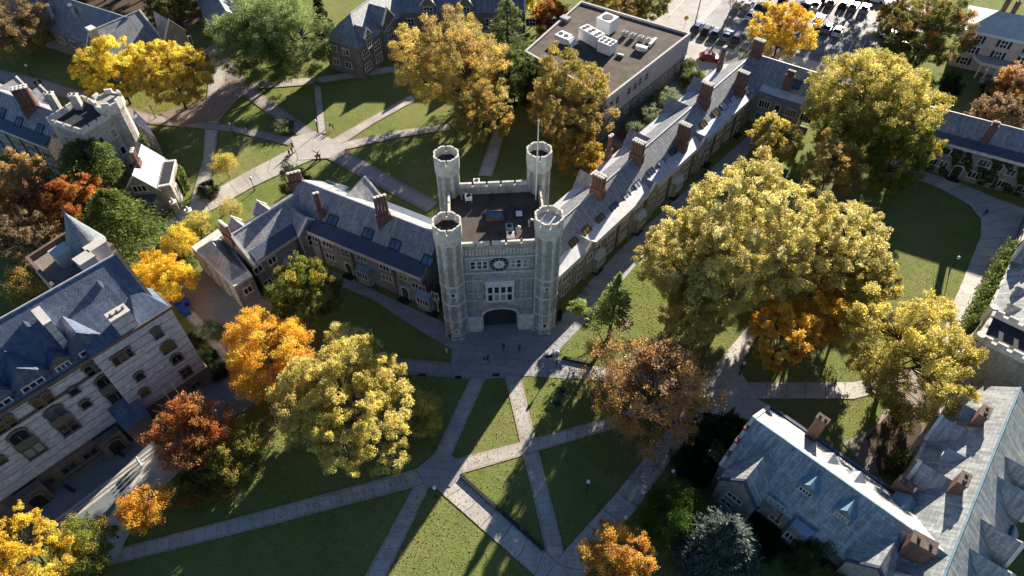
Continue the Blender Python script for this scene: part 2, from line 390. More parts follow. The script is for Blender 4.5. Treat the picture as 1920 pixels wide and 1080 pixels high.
class Wing:
    def __init__(s, root, A, B, wf, wb, he, hr, wm, rm, z0=0.0, hip=(0, 0), cop=(1, 1), over=.3, ridge=None, name='wall', rname='roof', copm=None):
        s.root = root; s.A = V2(A); s.B = V2(B); s.d = (s.B - s.A); s.L = s.d.length; s.d.normalize(); s.n = Vector((s.d.y, -s.d.x, 0))
        s.wf, s.wb, s.he, s.hr, s.z0 = wf, wb, he, hr, z0; P = s.P; L = s.L
        s.sf = (hr - he) / wf; s.sb = (hr - he) / wb
        w = MB()
        for a, b in (((0, wf), (L, wf)), ((L, -wb), (0, -wb))):
            w.poly([P(*a, z0), P(*b, z0), P(*b, he), P(*a, he)])
        for u, hp in ((0, hip[0]), (L, hip[1])):
            pts = [P(u, -wb, z0), P(u, wf, z0), P(u, wf, he)] + ([] if hp else [P(u, 0, hr)]) + [P(u, -wb, he)]
            w.poly(pts if u == 0 else pts[::-1])
        s.wall = w.build(name, wm, root)
        r = MB(); th = .16; o = over; a, b = hip
        ua, ub = (-o if a else (0 if cop[0] else -o)), (L + o if b else (L if cop[1] else L + o))
        ef, eb = he - o * s.sf, he - o * s.sb
        up = Vector((0, 0, th))
        def slab(pts): pts = [p + up for p in pts]; r.hexa([p - up * .9 for p in pts], pts)
        slab([P(ua, wf + o, ef), P(ub, wf + o, ef), P(L - b if b else ub, 0, hr), P(a if a else ua, 0, hr)])
        slab([P(ub, -wb - o, eb), P(ua, -wb - o, eb), P(a if a else ua, 0, hr), P(L - b if b else ub, 0, hr)])
        if a: slab([P(ua, -wb - o, eb), P(ua, wf + o, ef), P(a, 0, hr)])
        if b: slab([P(ub, wf + o, ef), P(ub, -wb - o, eb), P(L - b, 0, hr)])
        s.roof = r.build(rname, rm, root)
        if ridge is not None:
            q = MB(); q.tube([P(a if a else ua, 0, hr + th), P(L - b if b else ub, 0, hr + th)], .14, 6); q.build('ridge_cap', ridge, s.roof)
        for u, on, hp, sg in ((0, cop[0], a, -1), (L, cop[1], b, 1)):
            if on and not hp:
                q = MB(); c = .45; u0, u1 = (u - .12, u + c - .12) if sg < 0 else (u - c + .12, u + .12)
                for v, z in ((wf + .35, he - .35 * s.sf), (-wb - .35, he - .35 * s.sb)):
                    lo, hi = .0, .42
                    q.hexa([P(u0, v, z + lo), P(u1, v, z + lo), P(u1, 0, hr + lo), P(u0, 0, hr + lo)], [P(u0, v, z + hi), P(u1, v, z + hi), P(u1, 0, hr + hi), P(u0, 0, hr + hi)])
                q.build('coping', copm or M_limelt, s.roof)
        fu = Vector(s.n) * s.sf + Vector((0, 0, 1)); fb = Vector(s.n) * -s.sb + Vector((0, 0, 1))
        s.rf = Plane(P(0, 0, hr + th), fu); s.rb = Plane(P(0, 0, hr + th), fb)
        s.fw = Wall(P(0, wf, 0), P(L, wf, 0), z0, he); s.bw = Wall(P(L, -wb, 0), P(0, -wb, 0), z0, he)
        s.aw = Wall(P(0, -wb, 0), P(0, wf, 0), z0, he); s.bwall = Wall(P(L, wf, 0), P(L, -wb, 0), z0, he)
    def P(s, u, v, z): return V2(s.A + s.d * u + s.n * v, z)
    def u_of(s, p): return (V2(p) - s.A).dot(s.d)
    def v_of(s, p): return (V2(p) - s.A).dot(s.n)
    def zroof(s, v): return s.hr - (s.sf * v if v > 0 else -s.sb * v)
    def strip(s, w0, mat, u0=0, u1=None, side=1, name='eaves_roof', drop=.6):
        u1 = s.L if u1 is None else u1; W = s.wf if side > 0 else s.wb; q = MB(); P = s.P
        v0, v1 = side * (W - w0), side * (W + .45); z0 = s.zroof(v0) + .2; z1 = s.he + drop
        b = [P(u0, v1, z1), P(u1, v1, z1), P(u1, v0, z0), P(u0, v0, z0)]
        if side < 0: b.reverse()
        q.hexa([p - Vector((0, 0, .12)) for p in b], b); q.build(name, mat, s.roof); return Plane(b[0], (b[1] - b[0]).cross(b[3] - b[0]))
    def parapet(s, side=1, h=.5, mat=None, u0=0, u1=None, step=0):
        u1 = s.L if u1 is None else u1; W = s.wf if side > 0 else s.wb; q = MB(); P = s.P
        v0, v1 = side * (W - .1), side * (W + .32)
        q.hexa([P(u0, v0, s.he - .35), P(u1, v0, s.he - .35), P(u1, v1, s.he - .35), P(u0, v1, s.he - .35)], [P(u0, v0, s.he + h), P(u1, v0, s.he + h), P(u1, v1, s.he + h), P(u0, v1, s.he + h)])
        q.build('parapet', mat or M_lime, s.wall)
    def gable(s, u, w, eave, apex, vface=None, zb=None, side=1, wm=None, rm=None, nwin=(2, 1), wsize=None, coping=True, win=True, name='dormer', wz=None, copm=None):
        W = s.wf if side > 0 else s.wb; vf = side * (W if vface is None else vface); zb = s.zroof(vf) - .4 if zb is None else zb
        sl = s.sf if side > 0 else s.sb; P = s.P
        vr = side * max(0, (s.hr - apex) / sl); ve = side * max(0, (s.hr - eave) / sl)
        h = w / 2; q = MB(); wm = wm or M_schist; rm = rm or M_slate
        q.poly([P(u - h, vf, zb), P(u + h, vf, zb), P(u + h, vf, eave), P(u, vf, apex), P(u - h, vf, eave)])
        for x in (u - h, u + h): q.poly([P(x, vf, zb), P(x, ve, eave - .6), P(x, ve, eave), P(x, vf, eave)])
        g = q.build(name, wm, s.root)
        r = MB(); o = .14; up = Vector((0, 0, .13)); vo = vf + side * .12; dz = (apex - eave) / h * .2
        for sg in (-1, 1):
            x = u + sg * (h + .2)
            p = [P(x, vo, eave - dz), P(x, ve, eave - dz), P(u, vr, apex), P(u, vo, apex)]
            if (sg > 0) == (side > 0): p.reverse()
            r.hexa([a + up * .1 for a in p], [a + up * 1.2 for a in p])
        r.build('dormer_roof', rm, g)
        if coping:
            c = MB()
            for sg in (-1, 1):
                x = u + sg * (h + .25); v0, v1 = vf + side * .2, vf - side * .2
                c.hexa([P(x, v0, eave - dz), P(x, v1, eave - dz), P(u, v1, apex), P(u, v0, apex)], [P(x, v0, eave + .4 - dz), P(x, v1, eave + .4 - dz), P(u, v1, apex + .45), P(u, v0, apex + .45)])
            c.build('coping', copm or M_limelt, g)
        if win:
            ww, wh = wsize or (min(w * .5, 1.7), min(1.4, max(.7, (eave - zb) * .55)))
            wz = wz if wz is not None else (zb + eave) / 2 + .3
            window(s.root, P(u, vf, wz), s.n * side, ww, wh, *nwin)
        return g
def chimney(root, p, zb, zt, n=4, sp=.62, r=.34, rows=1, ang=0.0, bm=None, cm=None, stack=.3, name='chimney'):
    bm = bm or M_brick; cm = cm or M_limelt
    p = Vector(p); ex = Vector((math.cos(ang), math.sin(ang), 0)); ey = Vector((-ex.y, ex.x, 0))
    W = (n - 1) * sp + 2 * r + .15; D = (rows - 1) * sp + 2 * r + .15; zm = zb + (zt - zb) * stack
    q = MB(); q.box((p.x, p.y, zb - .8), (W, D, zm - zb + .8), ang); q.box((p.x, p.y, zm), (W + .16, D + .16, .15), ang)
    c = MB()
    for i in range(n):
        for j in range(rows):
            o = p + ex * (i - (n - 1) / 2) * sp + ey * (j - (rows - 1) / 2) * sp
            q.ngon(o, r * 1.0, 8, zm + .15, zt - .55, rot=ang + math.pi / 8, cap=False)
            q.ngon(o, r * 1.02, 8, zt - .55, zt - .15, r * 1.16, rot=ang + math.pi / 8, cap=False)
            c.ngon(o, r * 1.16, 8, zt - .15, zt - .03, r * 1.12, rot=ang + math.pi / 8)
            c.ngon(o, r * .5, 8, zt - .03, zt + .06, r * .45, rot=ang)
    o = q.build(name, bm, root); c.build('chimney_cap', cm, o); return o
def chim_px(root, bx, by, ty, plane, **k):
    p = plane.hit(bx, by); return chimney(root, p, p.z, ztop(p, ty), **k)
def slabchim(root, p, zb, zt, w, d, ang, bm=None, cm=None, name='chimney', pots=2):
    bm = bm or M_brick; q = MB(); q.box((p[0], p[1], zb - .8), (w, d, zt - zb + .8 - .16), ang)
    c = MB(); c.box((p[0], p[1], zt - .16), (w + .14, d + .14, .16), ang)
    o = q.build(name, bm, root); c.build('chimney_cap', cm or M_brown, o)
    if pots:
        ex = Vector((math.cos(ang), math.sin(ang), 0)) * (w / pots)
        for i in range(pots): t = MB(); t.ngon(Vector(p) + ex * (i - (pots - 1) / 2), .2, 8, zt, zt + .35, .17); t.build('chimney_pot', M_brown, o)
    return o
def pipe(root, wall, u, z0=0.1, z1=None, mat=None):
    q = MB(); z1 = z1 or wall.z1; p = wall.at(u, 0) + wall.n * .1
    q.box((p.x, p.y, z0), (.13, .13, z1 - z0), math.atan2(wall.d.y, wall.d.x)); q.box((p.x, p.y, z1 - .3), (.35, .28, .32), math.atan2(wall.d.y, wall.d.x))
    q.build('downpipe', mat or M_pipe, root)
def door(root, wall, u, w=1.3, h=2.3, mat=None, z=0.0):
    p = wall.at(u, z + h / 2); f = window(root, p, wall.n, w, h, 1, 1, True, pm=mat or M_wood, dep=.22, name='door')
    q = MB(); c = wall.at(u, 0) + wall.n * .75; q.box((c.x, c.y, -.02), (w + .8, 1.3, .16 + z), math.atan2(wall.d.y, wall.d.x)); q.build('step', M_dark, root); return f
def crenel(par, mat, a, b, z, h=.95, t=.4, mer=1.15, gap=.45):
    a, b = V2(a), V2(b); d = b - a; L = d.length; d.normalize(); ang = math.atan2(d.y, d.x); n = max(1, round((L + gap) / (mer + gap))); mer = (L + gap) / n - gap
    for i in range(n):
        c = a + d * (i * (mer + gap) + mer / 2); q = MB(); q.box((c.x, c.y, z), (mer, t, h), ang); q.build('merlon', mat, par)
# ---------------------------------------------------------------- ground, lawns, paths
def struct(name, mb, mat): return setp(mb.build(name, mat), kind='structure')
g = MB(); g.poly([(-700, -300, -.02), (700, -300, -.02), (700, 900, -.02), (-700, 900, -.02)]); struct('ground', g, M_grass)
LAY = [0.004]
def layer(): LAY[0] += .004; return LAY[0]
def strip_path(name, L, Rr, mat, z=None):
    z = z or layer(); q = MB(); v = 0
    L = [G(*p, z) for p in L]; Rr = [G(*p, z) for p in Rr]
    for i in range(len(L) - 1):
        dv = ((L[i + 1] - L[i]).length + (Rr[i + 1] - Rr[i]).length) / 2
        k = max(1, int(dv / 6))
        for j in range(k):
            a, b = j / k, (j + 1) / k
            q.poly([L[i].lerp(L[i + 1], a), Rr[i].lerp(Rr[i + 1], a), Rr[i].lerp(Rr[i + 1], b), L[i].lerp(L[i + 1], b)], uv=[(0, v + dv * a), (1, v + dv * a), (1, v + dv * b), (0, v + dv * b)])
        v += dv
    return struct(name, q, mat)
def area(name, pts, mat, z=None):
    z = z or layer(); q = MB(); q.poly([G(*p, z) for p in pts]); return struct(name, q, mat)
# roads and car park behind
area('parking_lot', [(1215, 36), (1300, -60), (1500, -160), (1860, -160), (1775, 10), (1690, 105), (1640, 140), (1530, 145), (1430, 112), (1395, 92), (1330, 75), (1292, 68)], M_asphalt)
area('road', [(1210, 40), (1330, -100), (1420, -100), (1290, 62), (1280, 60)], M_asph_lt)
area('pavement', [(1286, 64), (1420, -100), (1448, -100), (1310, 50), (1300, 68)], M_conc)
area('alley', [(1140, 260), (1290, 70), (1400, 100), (1345, 150), (1320, 190), (1225, 245), (1170, 290)], M_asph_lt)
area('pavement', [(1400, 118), (1455, 95), (1660, 150), (1640, 175), (1520, 150)], M_conc)
# courtyard paving and walks
area('plaza', [(600, 500), (640, 515), (735, 560), (832, 605), (893, 607), (905, 540), (972, 540), (985, 605), (1042, 605), (1095, 540), (1165, 465), (1300, 345), (1425, 235), (1450, 238), (1330, 360), (1215, 470), (1120, 582), (1052, 652), (1042, 670), (1110, 690), (1108, 712), (985, 705), (905, 711), (850, 709), (725, 698), (722, 670), (846, 679), (848, 655), (765, 606), (700, 562), (640, 537)], M_plaza)
strip_path('west_walk', [(846, 679), (722, 669), (560, 668), (430, 700)], [(850, 709), (725, 699), (560, 702), (440, 745)], M_path_brick)
strip_path('diagonal_path', [(881, 709), (812, 855), (775, 912), (683, 1080), (660, 1120)], [(912, 709), (846, 855), (810, 905), (725, 1080), (702, 1120)], M_path)
strip_path('diagonal_path', [(946, 706), (975, 830), (1022, 1030), (1045, 1110)], [(977, 704), (1003, 815), (1058, 1033), (1082, 1110)], M_path)
strip_path('cross_path', [(205, 1032), (500, 955), (775, 880), (985, 826), (1120, 788), (1300, 728)], [(200, 1062), (500, 987), (785, 912), (985, 853), (1125, 812), (1315, 752)], M_path)
strip_path('diagonal_path', [(850, 880), (1018, 1030), (1075, 1085)], [(805, 905), (1000, 1078), (1040, 1120)], M_path_plain)
strip_path('long_walk', [(1010, 1100), (1060, 1030), (1150, 930), (1215, 850), (1300, 745), (1345, 680), (1412, 600), (1480, 520)], [(1090, 1100), (1110, 1050), (1190, 960), (1268, 850), (1345, 750), (1385, 690), (1432, 612), (1500, 528)], M_path_plain)
strip_path('east_walk', [(1110, 686), (1230, 702), (1350, 716), (1600, 716), (1720, 690)], [(1108, 712), (1230, 730), (1345, 748), (1600, 748), (1740, 715)], M_path_plain)
area('court_paving', [(1290, 760), (1320, 725), (1385, 690), (1420, 748), (1470, 775), (1420, 790), (1330, 775)], M_concslab)
strip_path('court_walk', [(1655, 300), (1705, 330), (1765, 355), (1815, 383), (1838, 412), (1838, 442), (1803, 530), (1776, 592), (1765, 650)], [(1680, 270), (1735, 322), (1795, 340), (1870, 372), (1925, 392), (1908, 440), (1858, 545), (1832, 600), (1790, 660)], M_path_plain)
area('yard', [(1580, 830), (1640, 800), (1700, 700), (1760, 690), (1740, 760), (1680, 870), (1630, 890)], M_brickpave)
# west side
area('terrace', [(20, 950), (270, 770), (430, 690), (500, 745), (300, 865), (175, 1008), (100, 985)], M_terrace)
area('lower_paving', [(175, 1008), (289, 848), (330, 830), (350, 870), (262, 960), (225, 1035), (200, 1062), (170, 1040)], M_conc)
area('service_court', [(330, 540), (372, 500), (455, 577), (510, 548), (520, 600), (430, 700), (395, 650), (350, 600)], M_brickpave)
area('service_court_slab', [(388, 543), (425, 540), (455, 590), (405, 600)], M_terrace)
strip_path('side_walk', [(318, 560), (365, 610), (430, 690)], [(338, 560), (385, 605), (448, 690)], M_path_plain)
q = MB()
for k in range(4):
    a, b = G(95 + 7 * k, 985 + 4 * k, 0), G(284 + 5 * k, 843 + 4 * k, 0)
    d = (b - a); c = (a + b) / 2; q.box((c.x, c.y, .005), (d.length, .42, .17 - .04 * k), math.atan2(d.y, d.x))
struct('terrace_steps', q, M_concslab)
# north side
strip_path('north_diagonal_path', [(405, 78), (470, 160), (600, 253), (640, 277), (725, 325), (822, 378)], [(380, 95), (438, 165), (568, 262), (600, 290), (700, 345), (800, 398)], M_path_brick)
strip_path('north_walk', [(395, 100), (388, 180), (380, 300), (352, 392)], [(428, 120), (414, 200), (402, 310), (380, 384)], M_path)
strip_path('gate_walk', [(300, 418), (385, 366), (455, 325), (560, 270), (600, 262)], [(312, 434), (400, 393), (475, 350), (548, 316), (625, 282)], M_path_plain)
strip_path('link_path', [(280, 213), (450, 238), (560, 257)], [(280, 232), (440, 248), (540, 272)], M_path_brick)
strip_path('link_path', [(587, 150), (597, 250)], [(600, 150), (611, 250)], M_path)
strip_path('link_path', [(470, 152), (590, 145), (760, 120)], [(475, 167), (590, 158), (760, 132)], M_path)
strip_path('link_path', [(620, 262), (690, 222), (770, 178)], [(640, 272), (700, 232), (780, 188)], M_path)
strip_path('link_path', [(635, 268), (740, 245), (840, 232)], [(650, 280), (745, 258), (845, 243)], M_path)
strip_path('link_path', [(680, 128), (738, 88)], [(700, 128), (752, 88)], M_path)
strip_path('link_path', [(895, 330), (925, 245)], [(924, 330), (948, 245)], M_path)
strip_path('far_walk', [(-20, 125), (90, 150), (180, 180), (280, 213)], [(-20, 150), (80, 172), (160, 195), (280, 232)], M_path_brick)
strip_path('far_walk', [(250, 60), (330, 20), (420, -20)], [(290, 75), (350, 40), (440, -5)], M_brickpave)
area('brick_court', [(300, 212), (392, 185), (440, 135), (470, 160), (412, 225), (330, 236)], M_brickpave)
area('crossing_paving', [(545, 258), (590, 246), (655, 275), (620, 296), (560, 300)], M_concslab)
area('path_crossing', [(780, 880), (815, 850), (850, 855), (870, 880), (845, 912), (800, 915)], M_plaza)
for pts in ([(1625, 820), (1690, 750), (1730, 800), (1690, 880), (1650, 890)], [(1340, 795), (1380, 760), (1345, 870), (1325, 905)]):
    area('planting_bed', pts, M_mulch)
# low kerbs beside the sunlit diagonal path and the plaza
for a, b in (((864, 893), (1018, 1031)), ((1056, 672), (1110, 683))):
    q = MB(); a, b = G(*a), G(*b); d = b - a; c = (a + b) / 2; q.box((c.x, c.y, -.01), (d.length, .45, .42), math.atan2(d.y, d.x))
    setp(q.build('kerb_wall', M_dark), kind='structure')
# parking bay lines and street centre line
q = MB(); zz = layer()
for (x0, y0), (x1, y1), n in (((1522, 75), (1545, 20), 1), ((1505, 88), (1635, 98), 7), ((1530, 28), (1650, 38), 7), ((1300, 74), (1395, 100), 6), ((1405, 30), (1440, 40), 3)):
    for i in range(n):
        px = x0 + (x1 - x0) * i / max(1, n - 1); py = y0 + (y1 - y0) * i / max(1, n - 1)
        a = G(px, py, zz); b = a + Vector((3.1, 5.1, 0)); s = Vector((.09, -.05, 0)); q.poly([a - s, a + s, b + s, b - s])
for i in range(14):
    a = G(1255, 30, zz) + Vector((.52, .85, 0)) * i * 5; b = a + Vector((.52, .85, 0)) * 5; s = Vector((.09, -.05, 0)); q.poly([a - s, a + s, b + s, b - s])
struct('road_markings', q, M_mark)
# ---------------------------------------------------------------- gate tower
TC = Vector((-1.9, 69.0, 0)); TA = math.atan2(1.0, 14.2)
def T(x, y, z): return TC + Vector((x * math.cos(TA) - y * math.sin(TA), x * math.sin(TA) + y * math.cos(TA), z))
def tpl(y): return Plane(T(0, y, 0), T(0, -1, 0) - T(0, 0, 0))
tw = thing('gate_tower', 'pale stone gate tower with four battlemented corner turrets, an arch and a clock', 'gate tower', TC)
RZ, PZ = 17.5, 19.0
w = MB()
# front wall with arched opening
AW, AH, AS = 2.75, 5.2, 3.4
arch = [(-AW, 0)] + [(-AW * math.cos(t), AS + (AH - AS) * math.sin(t) ** .8) for t in [math.pi * k / 12 for k in range(13)]] + [(AW, 0)]
for fy, by in ((.5, 1.3), (13.9, 13.1)):
    for yy in (fy, by):
        top = PZ if yy in (.5, 13.9) else RZ
        for i in range(len(arch) - 1):
            (x0, z0), (x1, z1) = arch[i], arch[i + 1]
            if abs(x1 - x0) > 1e-4: w.poly([T(x0, yy, z0), T(x1, yy, z1), T(x1, yy, 9), T(x0, yy, 9)])
        w.poly([T(-7, yy, 0), T(-AW, yy, 0), T(-AW, yy, 9), T(-7, yy, 9)]); w.poly([T(AW, yy, 0), T(7, yy, 0), T(7, yy, 9), T(AW, yy, 9)])
        w.poly([T(-7, yy, 9), T(7, yy, 9), T(7, yy, top), T(-7, yy, top)])
for sx in (-7.3, 7.3):
    w.poly([T(sx, .5, 0), T(sx, 13.9, 0), T(sx, 13.9, PZ), T(sx, .5, PZ)])
    w.poly([T(sx * .95, .5, RZ), T(sx * .95, 13.9, RZ), T(sx * .95, 13.9, PZ), T(sx * .95, .5, PZ)])
    w.poly([T(sx * .95, .5, PZ), T(sx * .95, 13.9, PZ), T(sx, 13.9, PZ), T(sx, .5, PZ)])
for i in range(len(arch) - 1):   # tunnel lining
    (x0, z0), (x1, z1) = arch[i], arch[i + 1]; w.poly([T(x0, .5, z0), T(x1, .5, z1), T(x1, 13.9, z1), T(x0, 13.9, z0)])
for y0, y1 in ((.5, .95), (13.45, 13.9)):
    w.poly([T(-7, y0, PZ), T(7, y0, PZ), T(7, y1, PZ), T(-7, y1, PZ)])
    y = y1 if y0 < 5 else y0; w.poly([T(-7, y, RZ), T(7, y, RZ), T(7, y, PZ), T(-7, y, PZ)])
twall = w.build('tower_wall', M_pale, tw)
for y in (.72, 13.68):
    crenel(twall, M_lime, T(-5.4, y, 0), T(5.4, y, 0), PZ + .003, .75 if y > 5 else .6, .36, 2.0, .32)
crenel(twall, M_lime, T(7.12, 2, 0), T(7.12, 12, 0), PZ + .003, .6, .3, 2.2, .4); crenel(twall, M_lime, T(-7.12, 2, 0), T(-7.12, 12, 0), PZ + .003, .6, .3, 2.2, .4)
r = MB(); r.poly([T(-6.95, .9, RZ + .05), T(6.95, .9, RZ + .05), T(6.95, 13.5, RZ + .05), T(-6.95, 13.5, RZ + .05)]); r.build('flat_roof', M_tower_roof, tw)
pf = MB(); pf.poly([T(-2.7, .6, .11), T(2.7, .6, .11), T(2.7, 13.8, .11), T(-2.7, 13.8, .11)]); pf.build('passage_shade_floor', M_passage_shade, tw)  # dark sheet: the archway's shade put into the floor colour
# mouldings, parapet panels and side buttresses of the front
tr = MB(); F0 = .5
def band(x0, x1, z, h, d, y=F0): tr.hexa([T(x0, y, z), T(x0, y - d, z), T(x1, y - d, z), T(x1, y, z)], [T(x0, y, z + h), T(x0, y - d, z + h), T(x1, y - d, z + h), T(x1, y, z + h)])
for z, h, d in ((16.6, .3, .3), (13.4, .3, .35), (11.6, .25, .25), (8.6, .22, .22), (6.9, .25, .3)): band(-5.3, 5.3, z, h, d)
for k in range(11):
    x = -5 + k; band(x - .38, x - .08, 17.15, 1.2, .12); band(x + .08, x + .38, 17.15, 1.2, .12)
for s in (-1, 1):
    for k in range(4): x = s * (2.55 + k * .8); band(x - .06, x + .06, 6.95, 4.6, .14)
    band(min(s * 2.9, s * 5.3), max(s * 2.9, s * 5.3), 0, 3.9, 1.1); band(min(s * 3.2, s * 4.6), max(s * 3.2, s * 4.6), 3.9, .22, 1.25)
ap = [(-AW - .02, 0)] + [(x, z) for x, z in arch[1:-1]] + [(AW + .02, 0)]
for i in range(len(arch) - 1):
    (x0, z0), (x1, z1) = arch[i], arch[i + 1]; k = 1.16
    tr.hexa([T(x0, F0, z0), T(x0, -.25, z0), T(x0 * k, -.25, z0 * 1.06 + .0), T(x0 * k, F0, z0 * 1.06)], [T(x1, F0, z1), T(x1, -.25, z1), T(x1 * k, -.25, z1 * 1.06), T(x1 * k, F0, z1 * 1.06)])
tr.build('moulding', M_lime, twall)
# clock
ck = MB(); c0 = T(0, F0 - .16, 15.05)
def ring(mb, r0, r1, y, n=32):
    for i in range(n):
        a, b = 2 * math.pi * i / n, 2 * math.pi * (i + 1) / n
        mb.poly([T(r0 * math.cos(a), y, 15.05 + r0 * math.sin(a)), T(r1 * math.cos(a), y, 15.05 + r1 * math.sin(a)), T(r1 * math.cos(b), y, 15.05 + r1 * math.sin(b)), T(r0 * math.cos(b), y, 15.05 + r0 * math.sin(b))])
ring(ck, .86, 1.36, F0 - .2)
for i in range(24): 
    a, b = 2 * math.pi * i / 24, 2 * math.pi * (i + 1) / 24
    ck.poly([T(1.36 * math.cos(a), F0 - .2, 15.05 + 1.36 * math.sin(a)), T(1.36 * math.cos(b), F0 - .2, 15.05 + 1.36 * math.sin(b)), T(1.36 * math.cos(b), F0, 15.05 + 1.36 * math.sin(b)), T(1.36 * math.cos(a), F0, 15.05 + 1.36 * math.sin(a))])
clock = ck.build('clock', M_iron, tw)
cf = MB(); ring(cf, 0.001, .86, F0 - .17)
for i in range(12):
    a = 2 * math.pi * i / 12; x, z = 1.11 * math.cos(a), 15.05 + 1.11 * math.sin(a)
    cf.poly([T(x + .1 * math.cos(b), F0 - .22, z + .1 * math.sin(b)) for b in [2 * math.pi * k / 8 for k in range(8)]])
cf.build('clock_face', M_limelt, clock)
hd = MB()
for a, l in ((-.5, .5), (1.45, .72)):
    dx, dz = math.cos(a), math.sin(a); p = [(-dz * .06, dx * .06), (dz * .06, -dx * .06), (dx * l, dz * l)]
    hd.poly([T(x, F0 - .24, 15.05 + z) for x, z in p])
hd.build('clock_hand', M_iron, clock)
fn = T(0, -1, 0) - T(0, 0, 0)
for x in (-3.95, -2.95, -2.1, 2.1, 2.95, 3.95): window(tw, T(x, F0, 15.0), fn, .6, 1.5, 1, 2, fm=M_limelt)
# bay window
by = MB(); bx = 2.1; bo = [(-bx - .5, F0), (-bx, F0 - 1.1), (bx, F0 - 1.1), (bx + .5, F0)]
by.hexa([T(x, y, 7.4) for x, y in bo], [T(x, y, 11.4) for x, y in bo]); by.hexa([T(x * 1.05, y, 11.4) for x, y in bo], [T(x * 1.05, y, 12.3) for x, y in bo])
by.hexa([T(x * .8, F0 - .3 if y < F0 else F0, 6.6) for x, y in bo], [T(x, y, 7.4) for x, y in bo]); bay = by.build('bay_window', M_limelt, tw)
for x in (-1.5, -.5, .5, 1.5):
    for z in (8.55, 10.35): window(tw, T(x, F0 - 1.1, z), fn, .68, 1.35, 1, 1, fm=M_limelt, dep=.08)
for s in (-1, 1):
    n2 = (T(s * 1.1, -.5, 0) - T(0, 0, 0)).normalized()
    for z in (8.55, 10.35): window(tw, T(s * (bx + .25), F0 - .55, z), n2, .6, 1.35, 1, 1, fm=M_limelt, dep=.08)
for x, z in ((-3.4, 9.6), (3.4, 9.6)): pass
# turrets
def turret(x, y, zt, r=1.98, lit=False):
    c = T(x, y, 0); q = MB(); rot = TA + math.pi / 8
    def octo(rr, z): return [Vector((c.x + rr * math.cos(rot + k * math.pi / 4), c.y + rr * math.sin(rot + k * math.pi / 4), z)) for k in range(8)]
    zs = [0, .9, 5.2, 9.6, 13.9, zt - 3.2]; 
    for i in range(8):
        j = (i + 1) % 8
        for z0, z1, r0, r1 in ((0, .9, r + .22, r + .22), (.9, zt - 3.1, r + .0, r)):
            a, b = octo(r0, z0), octo(r1, z1)
            q.poly([a[i], a[j], b[j], b[i]], uv=[(0, z0), (1, z0), (1, z1), (0, z1)])
    t = q.build('turret', M_quoin, tw)
    for z in (.9, 4.6, 8.7, 12.9): p = MB(); p.hexa(octo(r + .1, z), octo(r + .04, z + .28)); p.build('string_course', M_lime, t)
    p = MB()
    ro, ri = r + .17, r - .1
    a, b = octo(r + .02, zt - 3.4), octo(ro, zt - 2.6); d = octo(ro, zt - 1.0); e = octo(ri, zt - 1.0); f = octo(ri, zt - 2.0)
    for i in range(8):
        j = (i + 1) % 8
        p.poly([a[i], a[j], b[j], b[i]]); p.poly([b[i], b[j], d[j], d[i]]); p.poly([d[i], d[j], e[j], e[i]]); p.poly([e[i], e[j], f[j], f[i]])
    gp = .075
    for i in range(8):      # merlons wrap the corners, notches sit mid-face
        h, j = (i - 1) % 8, (i + 1) % 8; z1 = Vector((0, 0, .95)); up = Vector((0, 0, .003))
        o0, o1, o2 = d[h].lerp(d[i], .5 + gp), d[i], d[i].lerp(d[j], .5 - gp); i0, i1, i2 = e[h].lerp(e[i], .5 + gp), e[i], e[i].lerp(e[j], .5 - gp)
        mm = MB(); mm.hexa([v + up for v in (o0, o1, o2, i2, i1, i0)], [v + z1 for v in (o0, o1, o2, i2, i1, i0)]); mm.build('merlon', M_lime, t)
    p.build('battlement', M_lime, t)
    k = MB(); k.poly(octo(ri - .003, zt - (1.15 if lit else 1.5))); k.build('turret_roof', M_leadlt if lit else M_tar, t)  # sun on one turret's floor put into the colour as pale lead
    fr = T(x, y, 0)
    for zz, dx in ((4.0, 0), (11.2, 0), (2.2, 0)):
        if zz == 4.0: continue
        window(tw, T(x, y - r * math.cos(math.pi / 8), zz), fn, .5, .7 if zz > 3 else .9, 1, 1, fm=M_limelt, dep=.06, name='slit_window')
    return t
turret(-7.15, -.2, 25); turret(7.1, .05, 25, lit=True); turret(-7.1, 14.4, 25.2, 1.9); turret(7.1, 14.4, 25.2, 1.9)
fp = MB(); pb = Vector((3.75, 80.9, 17.5)); PH = ztop(pb, 227) - 17.5; fp.tube([pb, pb + Vector((0, 0, PH / 2)), pb + Vector((0, 0, PH))], [.13, .11, .07], 8); fp.ngon(pb, .18, 8, pb.z + PH, pb.z + PH + .3, .05); fp.build('flagpole', M_white, tw)
# skylight and hatch on the tower roof
sk = MB(); c = G(928, 404, RZ + .4); sk.box((c.x, c.y, RZ + .03), (2.9, 1.7, .7), TA); s1 = sk.build('roof_light', M_brick, tw)
sk = MB(); e = [Vector((sx * 1.4, sy * .8, 0)) for sx, sy in ((-1, -1), (1, -1), (1, 1), (-1, 1))]; b = [Vector((c.x, c.y, RZ + .735)) + v for v in e]; t = [Vector((c.x - .9, c.y, RZ + 1.4)), Vector((c.x + .9, c.y, RZ + 1.4))]
sk.poly([b[0], b[1], t[1], t[0]]).poly([b[2], b[3], t[0], t[1]]).poly([b[1], b[2], t[1]]).poly([b[3], b[0], t[0]]); sk.build('roof_light_glass', M_glass_sky, s1)
ht = MB(); c = G(973, 404, RZ); ht.box((c.x, c.y, RZ + .03), (1.3, 1.5, .35), TA); h1 = ht.build('roof_hatch', M_dark, tw); ht = MB(); ht.box((c.x, c.y, RZ + .383), (.95, 1.15, .06), TA); ht.build('hatch_glazing', M_white, h1)
